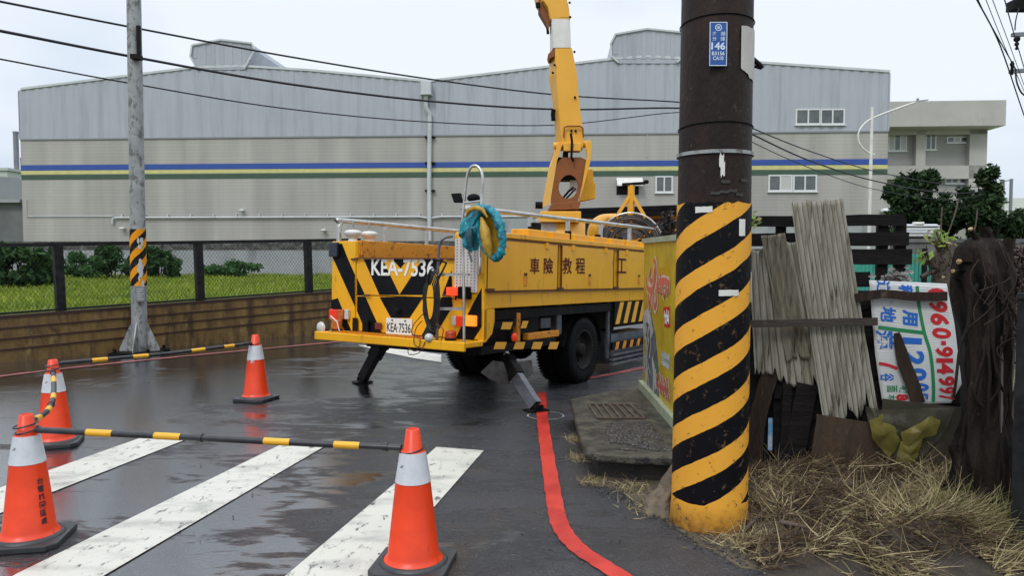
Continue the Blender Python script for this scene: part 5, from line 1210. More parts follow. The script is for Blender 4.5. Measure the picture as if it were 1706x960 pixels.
# pole with crossarms just outside the right edge
q_ = P(1740, 120, 12.4); t = thing('utility_pole', 'utility pole at the right edge, crossarms and insulators reaching into the top corner', 'utility pole', (q_.x, 12.4, 0))
Mi = Matrix.Translation((-q_.x, -12.4, 0))
mb = MB(); mb.lathe([(.17, 0), (.13, 8)], 16); mb.build('pole', M_conc, t)
M_arm = mat('galvanised_arm', (.13, .15, .18), .5, col2=(.2, .22, .25), ns=12)
for (x, y) in ((1686, 58), (1682, 119)):
    mb = MB(); mb.bar(P(x, y, 12.4), P(1760, y-5, 12.4), .06); mb.build('crossarm', M_arm, t, local=Mi)
mb = MB(); mb.box(tuple(P(1689, 14, 12.4)), tuple(P(1760, 5, 12.6))); mb.build('transformer_fuse', M_dark, t, local=Mi)
mb = MB(); c_ = P(1694, 70, 12.3); mb.ball((c_.x, c_.y, c_.z+.05), .05, 10, 6); mb.ball((c_.x, c_.y, c_.z-.03), .035, 10, 6); mb.ball((c_.x, c_.y, c_.z-.1), .025, 10, 6); mb.tube([(c_.x, c_.y, c_.z+.1), (c_.x, c_.y, c_.z-.12)], .015, 8)
c_ = P(1686, 112, 12.3); mb.ball((c_.x, c_.y, c_.z+.05), .035, 10, 6); mb.tube([(c_.x, c_.y, c_.z+.1), (c_.x, c_.y, c_.z-.12)], .022, 8); mb.build('insulator', M_dark, t, local=Mi)
mb = MB(); mb.tube(dense([P(1697, 14, 12.4), P(1692, 35, 12.3), P(1691, 50, 12.3)], 4), .010, 6); mb.build('jumper_wire', M_wire, t, local=Mi); mb = MB(); mb.tube(dense([P(1692, 122, 12.4), P(1695, 140, 12.3), P(1706, 158, 12.3), P(1730, 160, 12.4)], 4), .014, 6); mb.build('jumper_wire', M_wire, t, local=Mi)
# street light behind the fence, concrete poles
Y = 38; b0 = P(1449, 340, Y); t = thing('street_lamp', 'slim white street lamp with a hooped curved arm in front of the factory corner', 'street lamp', (b0.x, Y, 0)); Mi = Matrix.Translation((-b0.x, -Y, 0))
top = P(1453, 178, Y); mb = MB(); mb.tube([Vector((b0.x, Y, 0)), top], [.10, .07], 10); mb.build('pole', M_white, t, local=Mi)
mb = MB(); mb.tube(dense([P(1457, 258, Y), P(1448, 255, Y), P(1436, 245, Y), P(1430, 232, Y), P(1432, 217, Y), P(1445, 202, Y), P(1470, 190, Y), P(1525, 170, Y)], 5), .045, 8); mb.build('arm', M_white, t, local=Mi)
mb = MB(); mb.loft([[P(1519, 172, Y), P(1519, 172, Y+.4), P(1521, 168, Y+.4), P(1521, 168, Y)], [P(1546, 167, Y), P(1546, 167, Y+.4), P(1548, 165, Y+.4), P(1548, 165, Y)]]); mb.ball(tuple(P(1529, 165, Y+.2)), .07, 8, 5); mb.build('lamp_head', M_galv, t, local=Mi)
Y = 36; b0 = P(1668, 300, Y); t = thing('utility_pole', 'pale concrete pole in front of the dark trees, where the three cables end', 'utility pole', (b0.x, Y, 0)); Mi = Matrix.Translation((-b0.x, -Y, 0))
mb = MB(); mb.tube([Vector((b0.x, Y, 0)), P(1670, 300, Y)], [.17, .11], 12); mb.build('pole', mat('pale_concrete', (.34, .35, .32), .8, col2=(.22, .23, .21), ns=3), t, local=Mi)
mb = MB(); mb.box((b0.x-.5, Y-.05, P(0, 318, Y).z), (b0.x+.12, Y+.05, P(0, 314, Y).z)); mb.build('bracket', M_arm, t, local=Mi)
p = P(1685, 298, 44); mb = MB(); mb.tube([Vector((p.x, 44, 0)), p], .09, 8); mb.bar(p+Vector((-.5, 0, -.15)), p+Vector((.1, 0, -.05)), .06); tag(mb.build('steel_pole', M_arm), 'thin grey steel pole just right of the pale concrete pole', 'pole')

# ------------------------------------------------------------------ trees at right
M_treed = mat('tree_leaves', (.02, .04, .018), .65, spec=.15, island=[(.008, .018, .008), (.018, .040, .014), (.035, .07, .025), (.012, .028, .010), (.06, .10, .04)], trans=.12)
def tree(Y, blobs, lb, nl, size=.14):
    xs = [b[0] for b in blobs]; cx = sum(xs)/len(xs); b0 = P(cx, 400, Y); t = thing('broadleaf_tree', lb, 'tree', (b0.x, Y, 0), group='trees beyond the yard'); Mi = Matrix.Translation((-b0.x, -Y, 0))
    cl = []
    for (px, py, rx, ry) in blobs:
        c_ = P(px, py, Y); R1 = rx*Y/FPX; R2 = ry*Y/FPX
        for k in range(14):
            a = random.uniform(0, 6.28); q = random.random()**.5*.85; ex = random.uniform(.22, .4)
            cl.append(((c_.x-b0.x+R1*q*math.cos(a), random.uniform(-.8, .8)*R1*.7, c_.z+R2*q*math.sin(a)), (R1*ex, R1*ex, R2*ex*.9)))
    leaves_obj('crown', cl, nl, size, M_treed, t)
    mb = MB(); mb.tube([(0, 0, 0), (.1, 0, 1.2), (0, 0, 2.4)], [.2, .15, .08], 8)
    for c_, r_ in cl[::4]: mb.tube([(0, 0, 1.3), ((c_[0])*.5, c_[1]*.5, (1.3+c_[2])*.5+.2), c_], [.08, .05, .015], 5)
    mb.build('trunk', M_bark, t)
tree(34, [(1505, 340, 34, 45), (1540, 320, 26, 48), (1500, 375, 36, 40), (1540, 380, 40, 45)], 'dense dark tree left in the row, in front of the office block', 15000)
tree(36, [(1585, 345, 34, 28), (1575, 385, 40, 36)], 'lower dark tree between the two taller ones below the office windows', 8000)
tree(35, [(1640, 320, 28, 42), (1630, 365, 42, 50), (1650, 385, 40, 38)], 'dark tree right in the row behind the pale concrete pole', 14000)
tree(40, [(1700, 375, 34, 28)], 'low green tree at the far right edge', 4000)

# ------------------------------------------------------------------ yard behind the plank fence
M_green = mat('green_sheeting', (.055, .36, .26), .5, col2=(.03, .22, .16), ns=2, dirt=(.25, .4, .33), ds=4, dlo=.6, dhi=.75)
a = P(1340, 416, 13); b = P(1625, 416, 13); mb = MB(); n = 90
vs = []; fs = []
for i in range(n+1):
    x = a.x+(b.x-a.x)*i/n; vs += [(x, 13+(.02 if i % 2 else 0), 0), (x, 13+(.02 if i % 2 else 0), a.z-.12*i/n)]
    if i: fs.append((2*i-2, 2*i, 2*i+1, 2*i-1))
mb.add(vs, fs); t = thing('green_fence', 'bright green corrugated sheet fence behind the black planks', 'fence', (0, 0, 0)); mb.build('sheeting', M_green, t)
mb = MB()
for px in (1400, 1470, 1540, 1597): p = P(px, 416, 12.95); mb.box((p.x-.03, 12.9, 0), (p.x+.03, 12.97, p.z+.02))
mb.build('fence_post', M_dark, t)
mb = MB(); a = P(1490, 398, 16); b = P(1760, 402, 16); mb.box((a.x, 16, 0), (b.x, 16.2, a.z-.08)); mb.box((a.x-.03, 15.96, a.z-.077), (b.x, 16.24, a.z)); tag(mb.build('yard_wall', mat('grey_yard_wall', (.17, .17, .16), .8, col2=(.09, .09, .085), ns=2)), 'low grey concrete wall behind the tree stump and green fence', 'wall')
# steel tank
a = P(1516, 398, 20); b = P(1577, 372, 20); t = thing('water_tank', 'ribbed stainless steel water tank lying on the wall before the trees', 'water tank', ((a.x+b.x)/2, 20.5, 0)); 
hw = (b.x-a.x)/2; zc = (a.z+b.z)/2; hr = (b.z-a.z)/2
mb = MB(); mb.box((-hw*.8, -.3, 0), (hw*.8, .3, a.z)); mb.build('tank_stand', M_conc, t)
mb = MB(); n = 60
rings = []
for k in range(n+1):
    u = k/n; x = -hw+2*hw*u; r = hr*(1+.0*math.sin(k)) 
    rings.append([(x, -r*1.0*math.cos(a_*math.pi/8), zc+r*math.sin(a_*math.pi/8)) for a_ in range(16)])
mb.loft(rings, True, True)
mb.build('tank_shell', mat('tank_steel', (.62, .64, .66), .3, metal=.7, col2=(.45, .46, .47), ns=8, stretch=(.2, 1, 8)), t)
mb = MB()
for k in range(4): mb.box((-hw, -hr*1.03, zc-hr*.6+k*hr*.42), (hw, -hr*.7, zc-hr*.6+k*hr*.42+.03))
mb.build('tank_rib', M_white, t); mb = MB(); mb.lathe([(.03, 0), (.03, .08)], 8, (-hw*.8, 0, zc+hr*.9)); mb.build('tank_valve', M_white, t); mb = MB(); mb.lathe([(.15, 0), (.14, .06)], 14, (0, 0, zc+hr*.97)); mb.build('tank_lid', M_white, t)

# ------------------------------------------------------------------ plank fence composite
FF = Frame((1.93, 5.4, 0), (0, 0, math.atan2(-.3, 1.12)))
def F_(px, py, y=0): p = FF.hit(px, py, 1, y); return Vector((p.x, p.y, p.z))
M_blkw = mat('charred_planks', (.007, .006, .0065), .75, spec=.12, col2=(.017, .014, .014), ns=5, stretch=(.6, 1, 6), dirt=(.03, .027, .025), ds=12, dlo=.6, dhi=.75, dstretch=(.4, 1, 5), bump=.6, bs=30)
M_oldw = mat('old_brown_wood', (.045, .028, .019), .8, spec=.2, col2=(.022, .015, .012), ns=6, stretch=(4, 4, .5), dirt=(.11, .085, .06), ds=9, dlo=.58, dhi=.72, bump=.7, bs=30)
M_batten = mat('grey_brown_batten', (.05, .036, .026), .7, col2=(.025, .018, .014), ns=8, stretch=(.6, 2, 6), dirt=(.10, .08, .06), ds=14, dlo=.6, dhi=.72, bump=.5, bs=30)
pf = thing('plank_fence', 'black horizontal plank fence behind the torn corrugated sheets', 'fence', FF.loc, FF.rot)
rows = [(357, 378, 1250, 1508, 2), (387, 410, 1240, 1515, 2), (415, 440, 1240, 1520, 3), (453, 476, 1240, 1450, 4), (484, 512, 1240, 1455, 2), (519, 548, 1240, 1470, 2), (556, 586, 1240, 1480, 2), (594, 626, 1240, 1480, 2), (633, 664, 1290, 1600, 2), (672, 704, 1300, 1600, 2), (712, 745, 1310, 1600, 2)]
for (y0, y1, x0, x1, k) in rows:
    a = F_(x0, y1); b = F_(x1, y0); mb = MB(); n = 14
    rings = []
    for i in range(n+1):
        u = i/n; x = a.x+(b.x-a.x)*u; j0 = .006*nz3(u*6, y0, 0); j1 = .006*nz3(u*6, y1, 4)
        rings.append([(x, 0, a.z+j0), (x, .022, a.z+j0), (x, .022, b.z+j1), (x, 0, b.z+j1)])
    mb.loft(rings); mb.build('plank', M_blkw, pf)
mb = MB()
for px in (1300, 1470, 1500): x = F_(px, 500).x; mb.box((x-.035, .026, 0), (x+.035, .09, F_(px, 362).z))
mb.build('fence_post', M_blkw, pf)
mb = MB(); mb.box((F_(1236, 500).x, .10, 0), (F_(1700, 500).x, .12, F_(1300, 486).z)); mb.build('gap_shade_panel', mat('gap_shade_black', (.006, .006, .006), .8), pf)  # added black panel stands for shade behind the planks, hides the green fence
# corrugated fibreglass sheets
M_fib = mat('dirty_fibreglass', (.60, .585, .51), .45, col2=(.42, .39, .31), ns=5, stretch=(5, 1, .3), lo=.42, hi=.6, dirt=(.085, .062, .036), ds=4, dlo=.54, dhi=.66, dstretch=(9, 1, .7), trans=.45, bump=.12, bs=30, alpha=.86)
M_fibshade = mat('shaded_grimy_fibreglass', (.26, .23, .17), .5, col2=(.18, .15, .10), ns=4, stretch=(5, 1, .3), lo=.42, hi=.6, dirt=(.035, .026, .017), ds=5, dlo=.58, dhi=.68, dstretch=(9, 1, .5), trans=.35, bump=.12, bs=30, alpha=.9)  # darker valley slot: ridge shading put into the colour along with grime
_ = mat('pale_fibreglass', (.52, .49, .36), .45, col2=(.38, .34, .23), ns=6, stretch=(2, 1, .5), lo=.45, hi=.65, dirt=(.12, .09, .05), ds=7, dlo=.60, dhi=.7, dstretch=(5, 1, 1), trans=.3)
def corrsheet(tl, tr, br, bl, nr, off, lb, m, ragt=.03, ragb=.09, seed=0, thick=.0015, amp=.0055):
    A, B, C_, D = F_(*tl, off), F_(*tr, off), F_(*br, off), F_(*bl, off)
    t = thing('corrugated_sheet', lb, 'corrugated sheet', FF.M @ D, FF.rot, 'torn corrugated sheets on the plank fence')
    nu, nv = nr*8, 40; mb = MB(); vs = {}; 
    cut_t = [abs(nz3(i*.035+seed, 0, 0))*ragt*1.2+.003*random.random() for i in range(nu+1)]; notch = {q: random.uniform(.3, 1.3)*ragb for q in random.sample(range(nr*2), max(2, nr//2))}; cut_b = [abs(nz3(i*.035+seed, 3, 0))*ragb*2.2+notch.get(i//4, 0)*(1-abs((i % 4)-2)/3)+.008*random.random() for i in range(nu+1)]
    V = []
    for j in range(nv+1):
        for i in range(nu+1):
            u, v = i/nu, j/nv
            v2 = cut_t[i]+(1-cut_t[i]-cut_b[i])*v
            e = .012*nz3(v*9, seed+(0 if u < .5 else 7), 0)*(abs(u-.5)*2)**4
            p = lerp(lerp(A, B, u+e), lerp(D, C_, u+e), v2)
            V.append(Vector((p.x, p.y-amp*math.cos(u*nr*2*math.pi)-.02*math.sin(v*3+seed), p.z))-D)
    F = []; fl = []
    for j in range(nv):
        for i in range(nu):
            ph = math.cos((i+.5)/nu*nr*2*math.pi+.5); fl.append(1 if ph < -.72 else 0)  # narrow line along each valley takes the shade-coloured slot
            if mnoise.noise(Vector((i*.12+seed*3, j*.3, 1))) > .74: fl.pop(); continue
            F.append((j*(nu+1)+i, j*(nu+1)+i+1, (j+1)*(nu+1)+i+1, (j+1)*(nu+1)+i))
    mb.add(V, F, True); mb.mi = fl; o = mb.build('sheet', [m, M_fibshade], t)
    s = o.modifiers.new('solid', 'SOLIDIFY'); s.thickness = thick
    return t
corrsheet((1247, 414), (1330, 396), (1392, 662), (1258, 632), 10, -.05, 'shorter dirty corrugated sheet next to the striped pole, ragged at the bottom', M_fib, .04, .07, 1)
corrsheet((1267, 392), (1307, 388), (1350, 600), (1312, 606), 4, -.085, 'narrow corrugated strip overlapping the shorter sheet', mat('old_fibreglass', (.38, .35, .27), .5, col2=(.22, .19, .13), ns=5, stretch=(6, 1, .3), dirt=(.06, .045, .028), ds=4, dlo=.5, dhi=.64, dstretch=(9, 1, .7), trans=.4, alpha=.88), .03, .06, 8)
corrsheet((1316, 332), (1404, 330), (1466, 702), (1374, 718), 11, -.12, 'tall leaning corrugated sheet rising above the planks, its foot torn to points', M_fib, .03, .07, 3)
# battens and loose boards
def stick(name, pts, wd, th, lb, cat, m, y=-.14, grp=None, rag=.004):
    """a board: path on the fence plane, width in px"""
    q_ = [F_(x, yy, y) for x, yy in pts]; L_ = dense(q_, 6) if len(q_) > 2 else [lerp(q_[0], q_[1], k/12) for k in range(13)]
    base = L_[0]; mb = MB(); rings = []
    for i, p in enumerate(L_):
        t_ = (L_[min(i+1, len(L_)-1)]-L_[max(i-1, 0)]).normalized(); u = Vector((-t_.z, 0, t_.x)).normalized()
        w_ = wd(i/(len(L_)-1)) if callable(wd) else wd
        j = rag*nz3(i*.9, wd(0) if callable(wd) else wd, 2)
        rings.append([p-base+u*(w_/2+j)+Vector((0, -th/2, 0)), p-base+u*(w_/2+j)+Vector((0, th/2, 0)), p-base-u*(w_/2-j)+Vector((0, th/2, 0)), p-base-u*(w_/2-j)+Vector((0, -th/2, 0))])
    mb.loft(rings); o = mb.build(name, m); o.location = FF.M @ base; o.rotation_euler = FF.rot; return tag(o, lb, cat, grp)
stick('batten', [(1246, 540), (1462, 536)], .052, .02, 'thin nailed batten across both corrugated sheets below their middle', 'wooden batten', M_batten, -.15)
stick('wooden_board', [(1425, 497), (1470, 490), (1520, 494), (1578, 494)], .060, .02, 'rough brown board across the top of the hand painted sign', 'board', M_oldw, -.12)
stick('wooden_board', [(1494, 555), (1505, 600), (1520, 640), (1530, 672)], lambda u: .035+.05*math.sin(min(1, u*2.2)*1.57), .02, 'pointed dark splinter of wood standing across the hand painted sign', 'board', M_oldw, -.12)
stick('wooden_post', [(1285, 615), (1262, 700), (1254, 800)], .115, .05, 'weathered brown plank standing right beside the striped pole', 'plank', M_oldw, -.0)
stick('wooden_post', [(1345, 640), (1330, 720), (1318, 800)], .14, .04, 'black charred plank left of the leaning plywood', 'plank', M_blkw, -.03)
stick('wooden_post', [(1312, 640), (1308, 720), (1300, 800)], .06, .04, 'narrow black plank right of the pale blue sheet', 'plank', M_blkw, -.02)
# plywood leaning at the bottom
M_ply = mat('wet_plywood', (.060, .034, .016), .6, col2=(.030, .018, .010), ns=4, stretch=(3, 1, .7), dirt=(.10, .065, .03), ds=5, dlo=.58, dhi=.72, bump=.3)
stick('plywood_panel', [(1420, 700), (1405, 800)], .46, .015, 'wet brown plywood panel under the torn corrugated sheets', 'plywood', M_ply, -.16)
stick('plywood_panel', [(1535, 672), (1520, 806)], .48, .012, 'olive brown panel leaning below the hand painted sign', 'plywood', mat('olive_panel', (.045, .038, .020), .55, col2=(.02, .017, .012), ns=3, dirt=(.10, .09, .06), ds=4, dlo=.6, dhi=.75), -.15)
# pale blue sheet peeping out
a = F_(1279, 750, .05); b = F_(1308, 698, .05); mb = MB(); mb.box((a.x, .04, a.z), (b.x, .05, b.z)); o = mb.build('sky_print_sheet', mat('sky_blue_print', (.16, .38, .66), .5, col2=(.62, .68, .72), ns=5, lo=.42, hi=.58)); o.location = FF.loc; o.rotation_euler = FF.rot; tag(o, 'small sky blue printed sheet glimpsed between the brown planks', 'printed sheet')
# yellow plastic film scraps
M_film = mat('yellow_plastic', (.42, .36, .07), .35, col2=(.25, .21, .06), ns=6, trans=.45, alpha=.62, bump=.4, bs=14)
M_film2 = mat('cloudy_plastic', (.24, .23, .17), .35, col2=(.10, .09, .06), ns=7, trans=.4, alpha=.42, bump=.4, bs=12)
def film(pts, y, lb, m, sd):
    c_ = F_(sum(p[0] for p in pts)/len(pts), sum(p[1] for p in pts)/len(pts), y); ring = [F_(*p, y) for p in pts]; mb = MB()
    def fn(u, v):
        i = u*len(ring); i0 = int(i) % len(ring); p = lerp(ring[i0], ring[(i0+1) % len(ring)], i-int(i)); p = lerp(p, c_, v*.98)-c_
        return Vector((p.x, p.y-.03*abs(nz3(p.x*9+sd, p.z*9, 0))-.05*nz3(p.x*3, p.z*4, sd)-.03*v, p.z))
    grid(mb, 48, 10, fn); o = mb.build('plastic_film', m); o.location = FF.M @ c_; o.rotation_euler = FF.rot; tag(o, lb, 'plastic film', 'scraps of plastic film')
film([(1448, 700), (1470, 690), (1492, 712), (1500, 735), (1482, 765), (1452, 730)], -.23, 'crumpled yellow film scrap right of the torn corrugated foot', M_film, 1)
film([(1500, 722), (1530, 705), (1548, 692), (1566, 700), (1560, 725), (1525, 735), (1508, 752)], -.24, 'pointed yellow film scrap below the hand painted sign', M_film, 4)
film([(1440, 676), (1470, 682), (1590, 680), (1575, 720), (1540, 760), (1500, 770), (1460, 745), (1445, 700)], -.20, 'large cloudy film hanging right under the hand painted sign', M_film2, 7)
film([(1500, 735), (1540, 725), (1530, 760), (1510, 790), (1490, 770)], -.22, 'lower yellowish film scrap near the straw', M_film, 9)

# hand painted sign
M_sign = mat('sign_plastic_white', (.66, .67, .66), .45, col2=(.56, .57, .56), ns=4, dirt=(.3, .29, .27), ds=12, dlo=.62, dhi=.75)
sy = -.07
SL = [(1448, 467), (1452, 520), (1458, 590), (1465, 640), (1471, 677)]; SR = [(1577, 473), (1590, 540), (1596, 590), (1602, 640), (1584, 672)]
def SP(u, v, y=sy):
    i = v*4; i0 = min(3, int(i)); f = i-i0
    a = (SL[i0][0]+(SL[i0+1][0]-SL[i0][0])*f, SL[i0][1]+(SL[i0+1][1]-SL[i0][1])*f); b = (SR[i0][0]+(SR[i0+1][0]-SR[i0][0])*f, SR[i0][1]+(SR[i0+1][1]-SR[i0][1])*f)
    return F_(a[0]+(b[0]-a[0])*u, a[1]+(b[1]-a[1])*u, y-.015*math.sin(u*2.5)*math.sin(v*2.2))
sg = thing('hand_painted_sign', 'white plastic sign turned on its side with hand painted red, blue and green writing', 'sign', FF.M @ SP(0, 1), FF.rot)
so_ = SP(0, 1)
mb = MB(); grid(mb, 16, 24, lambda u, v: SP(u, v)-so_); o = mb.build('sign_sheet', M_sign, sg); s = o.modifiers.new('solid', 'SOLIDIFY'); s.thickness = .005; s.offset = 0
mb = MB()
for k in range(52):
    v = (k+.5)/52; mb.tube([SP(u, v, sy-.0032)-so_ for u in (.01, .25, .5, .75, .99)], .0011, 4, False)
mb.build('sheet_flute', mat('flute_grey', (.40, .41, .41), .6), o)
def PXUV(px, py):
    v = min(1, max(0, (py-468)/(675-468)))
    i = v*4; i0 = min(3, int(i)); f = i-i0; a = SL[i0][0]+(SL[i0+1][0]-SL[i0][0])*f; b = SR[i0][0]+(SR[i0+1][0]-SR[i0][0])*f
    return (px-a)/(b-a), v
# glyph list: char, centre px, glyph width along reading (down, px), glyph height (to the right, px)
def sign_text(items, m, off=.03, nm='painted_writing'):
    for ch, px, py, wd, hg in items:
        mb = MB(); vs, fs = text_geo(ch, off)
        u0, v0 = PXUV(px, py); pts = []
        for (a, b) in vs:   # text x runs downwards, text y runs to the right
            X_ = px+b*hg; Y_ = py+a*wd; u, v = PXUV(X_, Y_); pts.append(SP(u, v, sy-.0055)-so_)
        mb.add(pts, fs); mb.build('painted_character', m, sg)
M_sred = mat('sign_red', (.50, .012, .018), .5); M_sblu = mat('sign_blue', (.012, .12, .48), .5); M_sgrn = mat('sign_green', (.015, .20, .07), .5)
sign_text([('0', 1561, 483, 17, 32), ('9', 1563, 499, 15, 32), ('6', 1566, 517, 17, 32), ('0', 1569, 538, 18, 32), ('-', 1572, 554, 7, 8), ('9', 1573, 568, 17, 30), ('1', 1574, 583, 8, 28), ('4', 1575, 597, 19, 28), ('9', 1577, 619, 18, 28), ('9', 1578, 640, 18, 28), ('7', 1577, 659, 15, 26)], M_sred, .04)
sign_text([('租', 1509, 482, 20, 24), ('用', 1516, 520, 22, 26), ('1', 1520, 553, 9, 32), ('2', 1524, 579, 24, 32), ('0', 1529, 607, 22, 30), ('0', 1534, 632, 20, 28), ('坪', 1537, 655, 17, 20)], M_sblu, .045)
sign_text([('道', 1472, 479, 24, 24), ('地', 1480, 519, 22, 26), ('薄', 1474, 553, 24, 30), ('谷', 1478, 612, 14, 24)], M_sblu, .03)
sign_text([('面', 1486, 635, 16, 18), ('木', 1486, 655, 14, 14), ('坡', 1508, 637, 20, 20)], M_sgrn, .02)
sign_text([('8', 1503, 656, 16, 20)], M_sred, .06)
def stroke(pxs, w_, m, nm='painted_stroke'):
    mb = MB(); pts = [SP(*PXUV(x, y), sy-.0050)-so_ for x, y in pxs]; pts = dense(pts, 5); rings = []
    for i, p in enumerate(pts):
        t_ = (pts[min(i+1, len(pts)-1)]-pts[max(i-1, 0)]).normalized(); u = Vector((-t_.z, 0, t_.x)).normalized(); rings.append([p-u*w_/2, p+u*w_/2])
    mb.loft(rings, False, closed=False); mb.build(nm, m, sg)
stroke([(1528, 473), (1531, 500), (1540, 540), (1550, 570), (1555, 620), (1555, 670)], .021, M_sgrn); stroke([(1463, 538), (1500, 539), (1538, 540)], .026, M_sgrn); stroke([(1464, 588), (1480, 591), (1495, 597)], .022, M_sred)

# ------------------------------------------------------------------ yellow advert board
AB = Frame((1.345, 6.3, 0), (0, 0, R(89)))
zb0 = SZ+.0
y0b, y1b = -1.0, 1.28
def A_(px, py, off=0): p = AB.hit(px, py, 1, off); return Vector((p.x, p.y, p.z))
q0 = A_(1078, 405); q1 = A_(1082, 672)
bd_ = thing('advert_board', 'yellow printed advert board with pink script lettering standing between the striped pole and the truck', 'advert board', AB.loc, AB.rot)
xL = q0.x; zT = q0.z; xR = -.95
M_by = mat('board_yellow', (.50, .38, .025), .4, col2=(.42, .27, .02), ns=2.4, lo=.42, hi=.58, dirt=(.20, .16, .05), ds=7, dlo=.55, dhi=.72)
print('board', xL, zT, q1)
mb = MB(); mb.box((xR, .0, SZ+.06), (xL, .03, zT)); mb.build('board_panel', M_by, bd_)
mb = MB(); mb.box((xR, .031, SZ-.01), (xL+.02, .075, SZ+.08)); mb.box((xR, -.02, SZ), (xL+.02, .0305, SZ+.055)); mb.build('board_frame', mat('pale_green_wood', (.34, .38, .26), .6, col2=(.22, .25, .17), ns=8), bd_); mb = MB(); mb.box((xR-.01, -.012, zT-.004), (xL+.02, .05, zT+.045)); mb.build('board_frame', MC['pale_green_wood'], bd_)
def bpoly(px, m, d, nm, par=bd_):
    mb = MB()
    for pp in px:
        mb.prism([(A_(*p).x, A_(*p).z) for p in pp], 1, .0305, .0305+d)
    return mb.build(nm, m, par)
# the board faces left: its visible face is at local y = +.03
bpoly([[(1098, 446), (1122, 446), (1122, 468), (1098, 470)]], mat('board_ochre', (.46, .26, .01), .4), .001, 'darker_patch')
def bstroke(pts, w_, m, d, nm):
    mb = MB(); q_ = dense([Vector((A_(*p).x, .031+d, A_(*p).z)) for p in pts], 5); rings = []
    for i, p in enumerate(q_):
        t_ = (q_[min(i+1, len(q_)-1)]-q_[max(i-1, 0)]).normalized(); u = Vector((-t_.z, 0, t_.x)).normalized(); rings.append([p-u*w_/2, p+u*w_/2])
    mb.loft(rings, False, closed=False); mb.build(nm, m, bd_)
M_pk = mat('pink_print', (.55, .12, .10), .45); M_pw = mat('cream_print', (.62, .50, .36), .45)
scr = [[(1096, 432), (1099, 448), (1097, 470), (1095, 478)], [(1090, 448), (1088, 462), (1092, 470)], [(1083, 462), (1084, 478), (1090, 484), (1095, 478)], [(1097, 446), (1094, 490), (1097, 512), (1100, 500), (1101, 470)], [(1086, 490), (1088, 512), (1090, 500), (1091, 488)],
       [(1103, 458), (1103, 488)], [(1107, 456), (1108, 490)], [(1112, 462), (1111, 484), (1114, 494)], [(1117, 462), (1116, 492)], [(1121, 466), (1121, 490)], [(1103, 470), (1112, 468), (1122, 472)]]
for k, s_ in enumerate(scr): bstroke(s_, .13 if k < 5 else .10, M_pw, .0015+.0002*k, 'script_outline')
for k, s_ in enumerate(scr): bstroke(s_, .055, M_pk, .005+.0002*k, 'script_lettering')
bpoly([[(1111, 512), (1123, 511), (1123, 546), (1113, 545)]], mat('board_red', (.50, .02, .02), .4), .0015, 'red_label')
for s_ in ([(1114, 518), (1115, 540)], [(1118, 516), (1117, 541)], [(1121, 518), (1121, 540)], [(1113, 526), (1122, 528)], [(1114, 535), (1122, 533)]): bstroke(s_, .03, M_wlet, .004, 'label_marks')
# dark illustration with white and green streaks
bpoly([[(1079, 530), (1086, 522), (1092, 530), (1098, 560), (1102, 600), (1104, 640), (1103, 676), (1094, 668), (1084, 655), (1080, 600)]], mat('print_black', (.03, .028, .035), .5, col2=(.22, .23, .24), ns=9, stretch=(5, 1, 1.2)), .0015, 'picture_ground')
rnd = random.Random(5)
for k in range(15):
    x = 1080+rnd.random()*20; y = 530+rnd.random()*90; L_ = 20+rnd.random()*45
    bstroke([(x, y), (x+rnd.uniform(-2, 3), y+L_*.5), (x+rnd.uniform(-2, 4), y+L_)], .03+.05*rnd.random(), [mat('print_white', (.50, .53, .52), .5, col2=(.3, .32, .3), ns=12), mat('print_green', (.06, .17, .09), .5)][1 if x > 1094 and k % 2 else 0], .003+.0003*k, 'picture_streak')
bstroke([(1081, 560), (1080, 535), (1085, 526), (1090, 536), (1093, 560)], .14, mat('print_white', (.5, .5, .5), .5), .0085, 'picture_streak')
for s_ in ([(1099, 626), (1103, 650)], [(1104, 622), (1108, 655)], [(1109, 628), (1112, 660)], [(1114, 632), (1117, 665)], [(1118, 630), (1121, 668)], [(1100, 640), (1120, 652)]): bstroke(s_, .09, M_pw, .0018, 'script_outline'); bstroke(s_, .04, M_pk, .006, 'script_lettering')
for s_ in ([(1108, 592), (1122, 600)], [(1108, 600), (1122, 609)]): bstroke(s_, .08, mat('print_white', (.5, .5, .5), .5), .0018, 'small_print')
mb = MB()
for x in (xR+.15, xL-.15): mb.box((x-.03, -.06, .0), (x+.03, -.021, zT-.1))
mb.build('board_post', M_oldw, bd_)

# ------------------------------------------------------------------ stump, dead wood, slatted gate
def blob_trunk(mb, path, radii, n=28, amp=.25, fs=3.0, seed=0, m=60):
    pts = [Vector(p) for p in path]; L_ = dense(pts, max(4, m//len(pts))); k = len(L_); rr_ = np.interp(np.linspace(0, len(radii)-1, k), range(len(radii)), radii)
    rings = []
    for i, p in enumerate(L_):
        ring = []
        for a in range(n):
            an = 2*math.pi*a/n; d = Vector((math.cos(an), math.sin(an), 0))
            r = rr_[i]*(1+amp*.30*abs(nz3(d.x*9+seed, d.y*9, p.z*1.6))+amp*nz3(d.x*fs*.6+seed, d.y*fs*.6, p.z*fs)+amp*.5*nz3(d.x*fs*2, d.y*fs*2+seed, p.z*fs*2.2)+amp*.3*math.sin(an*7+p.z*3))
            ring.append(p+d*r)
        rings.append(ring)
    mb.loft(rings, True, True)
M_stump = mat('dark_rotten_wood', (.008, .006, .005), .8, spec=.2, col2=(.030, .021, .016), ns=7, stretch=(2, 2, .5), dirt=(.09, .065, .048), ds=18, dlo=.62, dhi=.76, bump=.9, bs=26)
M_cut = mat('pale_cut_wood', (.40, .27, .13), .6)
sb = G(1640, 872); SY = sb.y
t = thing('tree_stump', 'tall dark rotten tree stump with sawn branch stubs at the right of the sign', 'tree stump', (sb.x, SY, 0)); Mi = Matrix.Translation((-sb.x, -SY, 0))
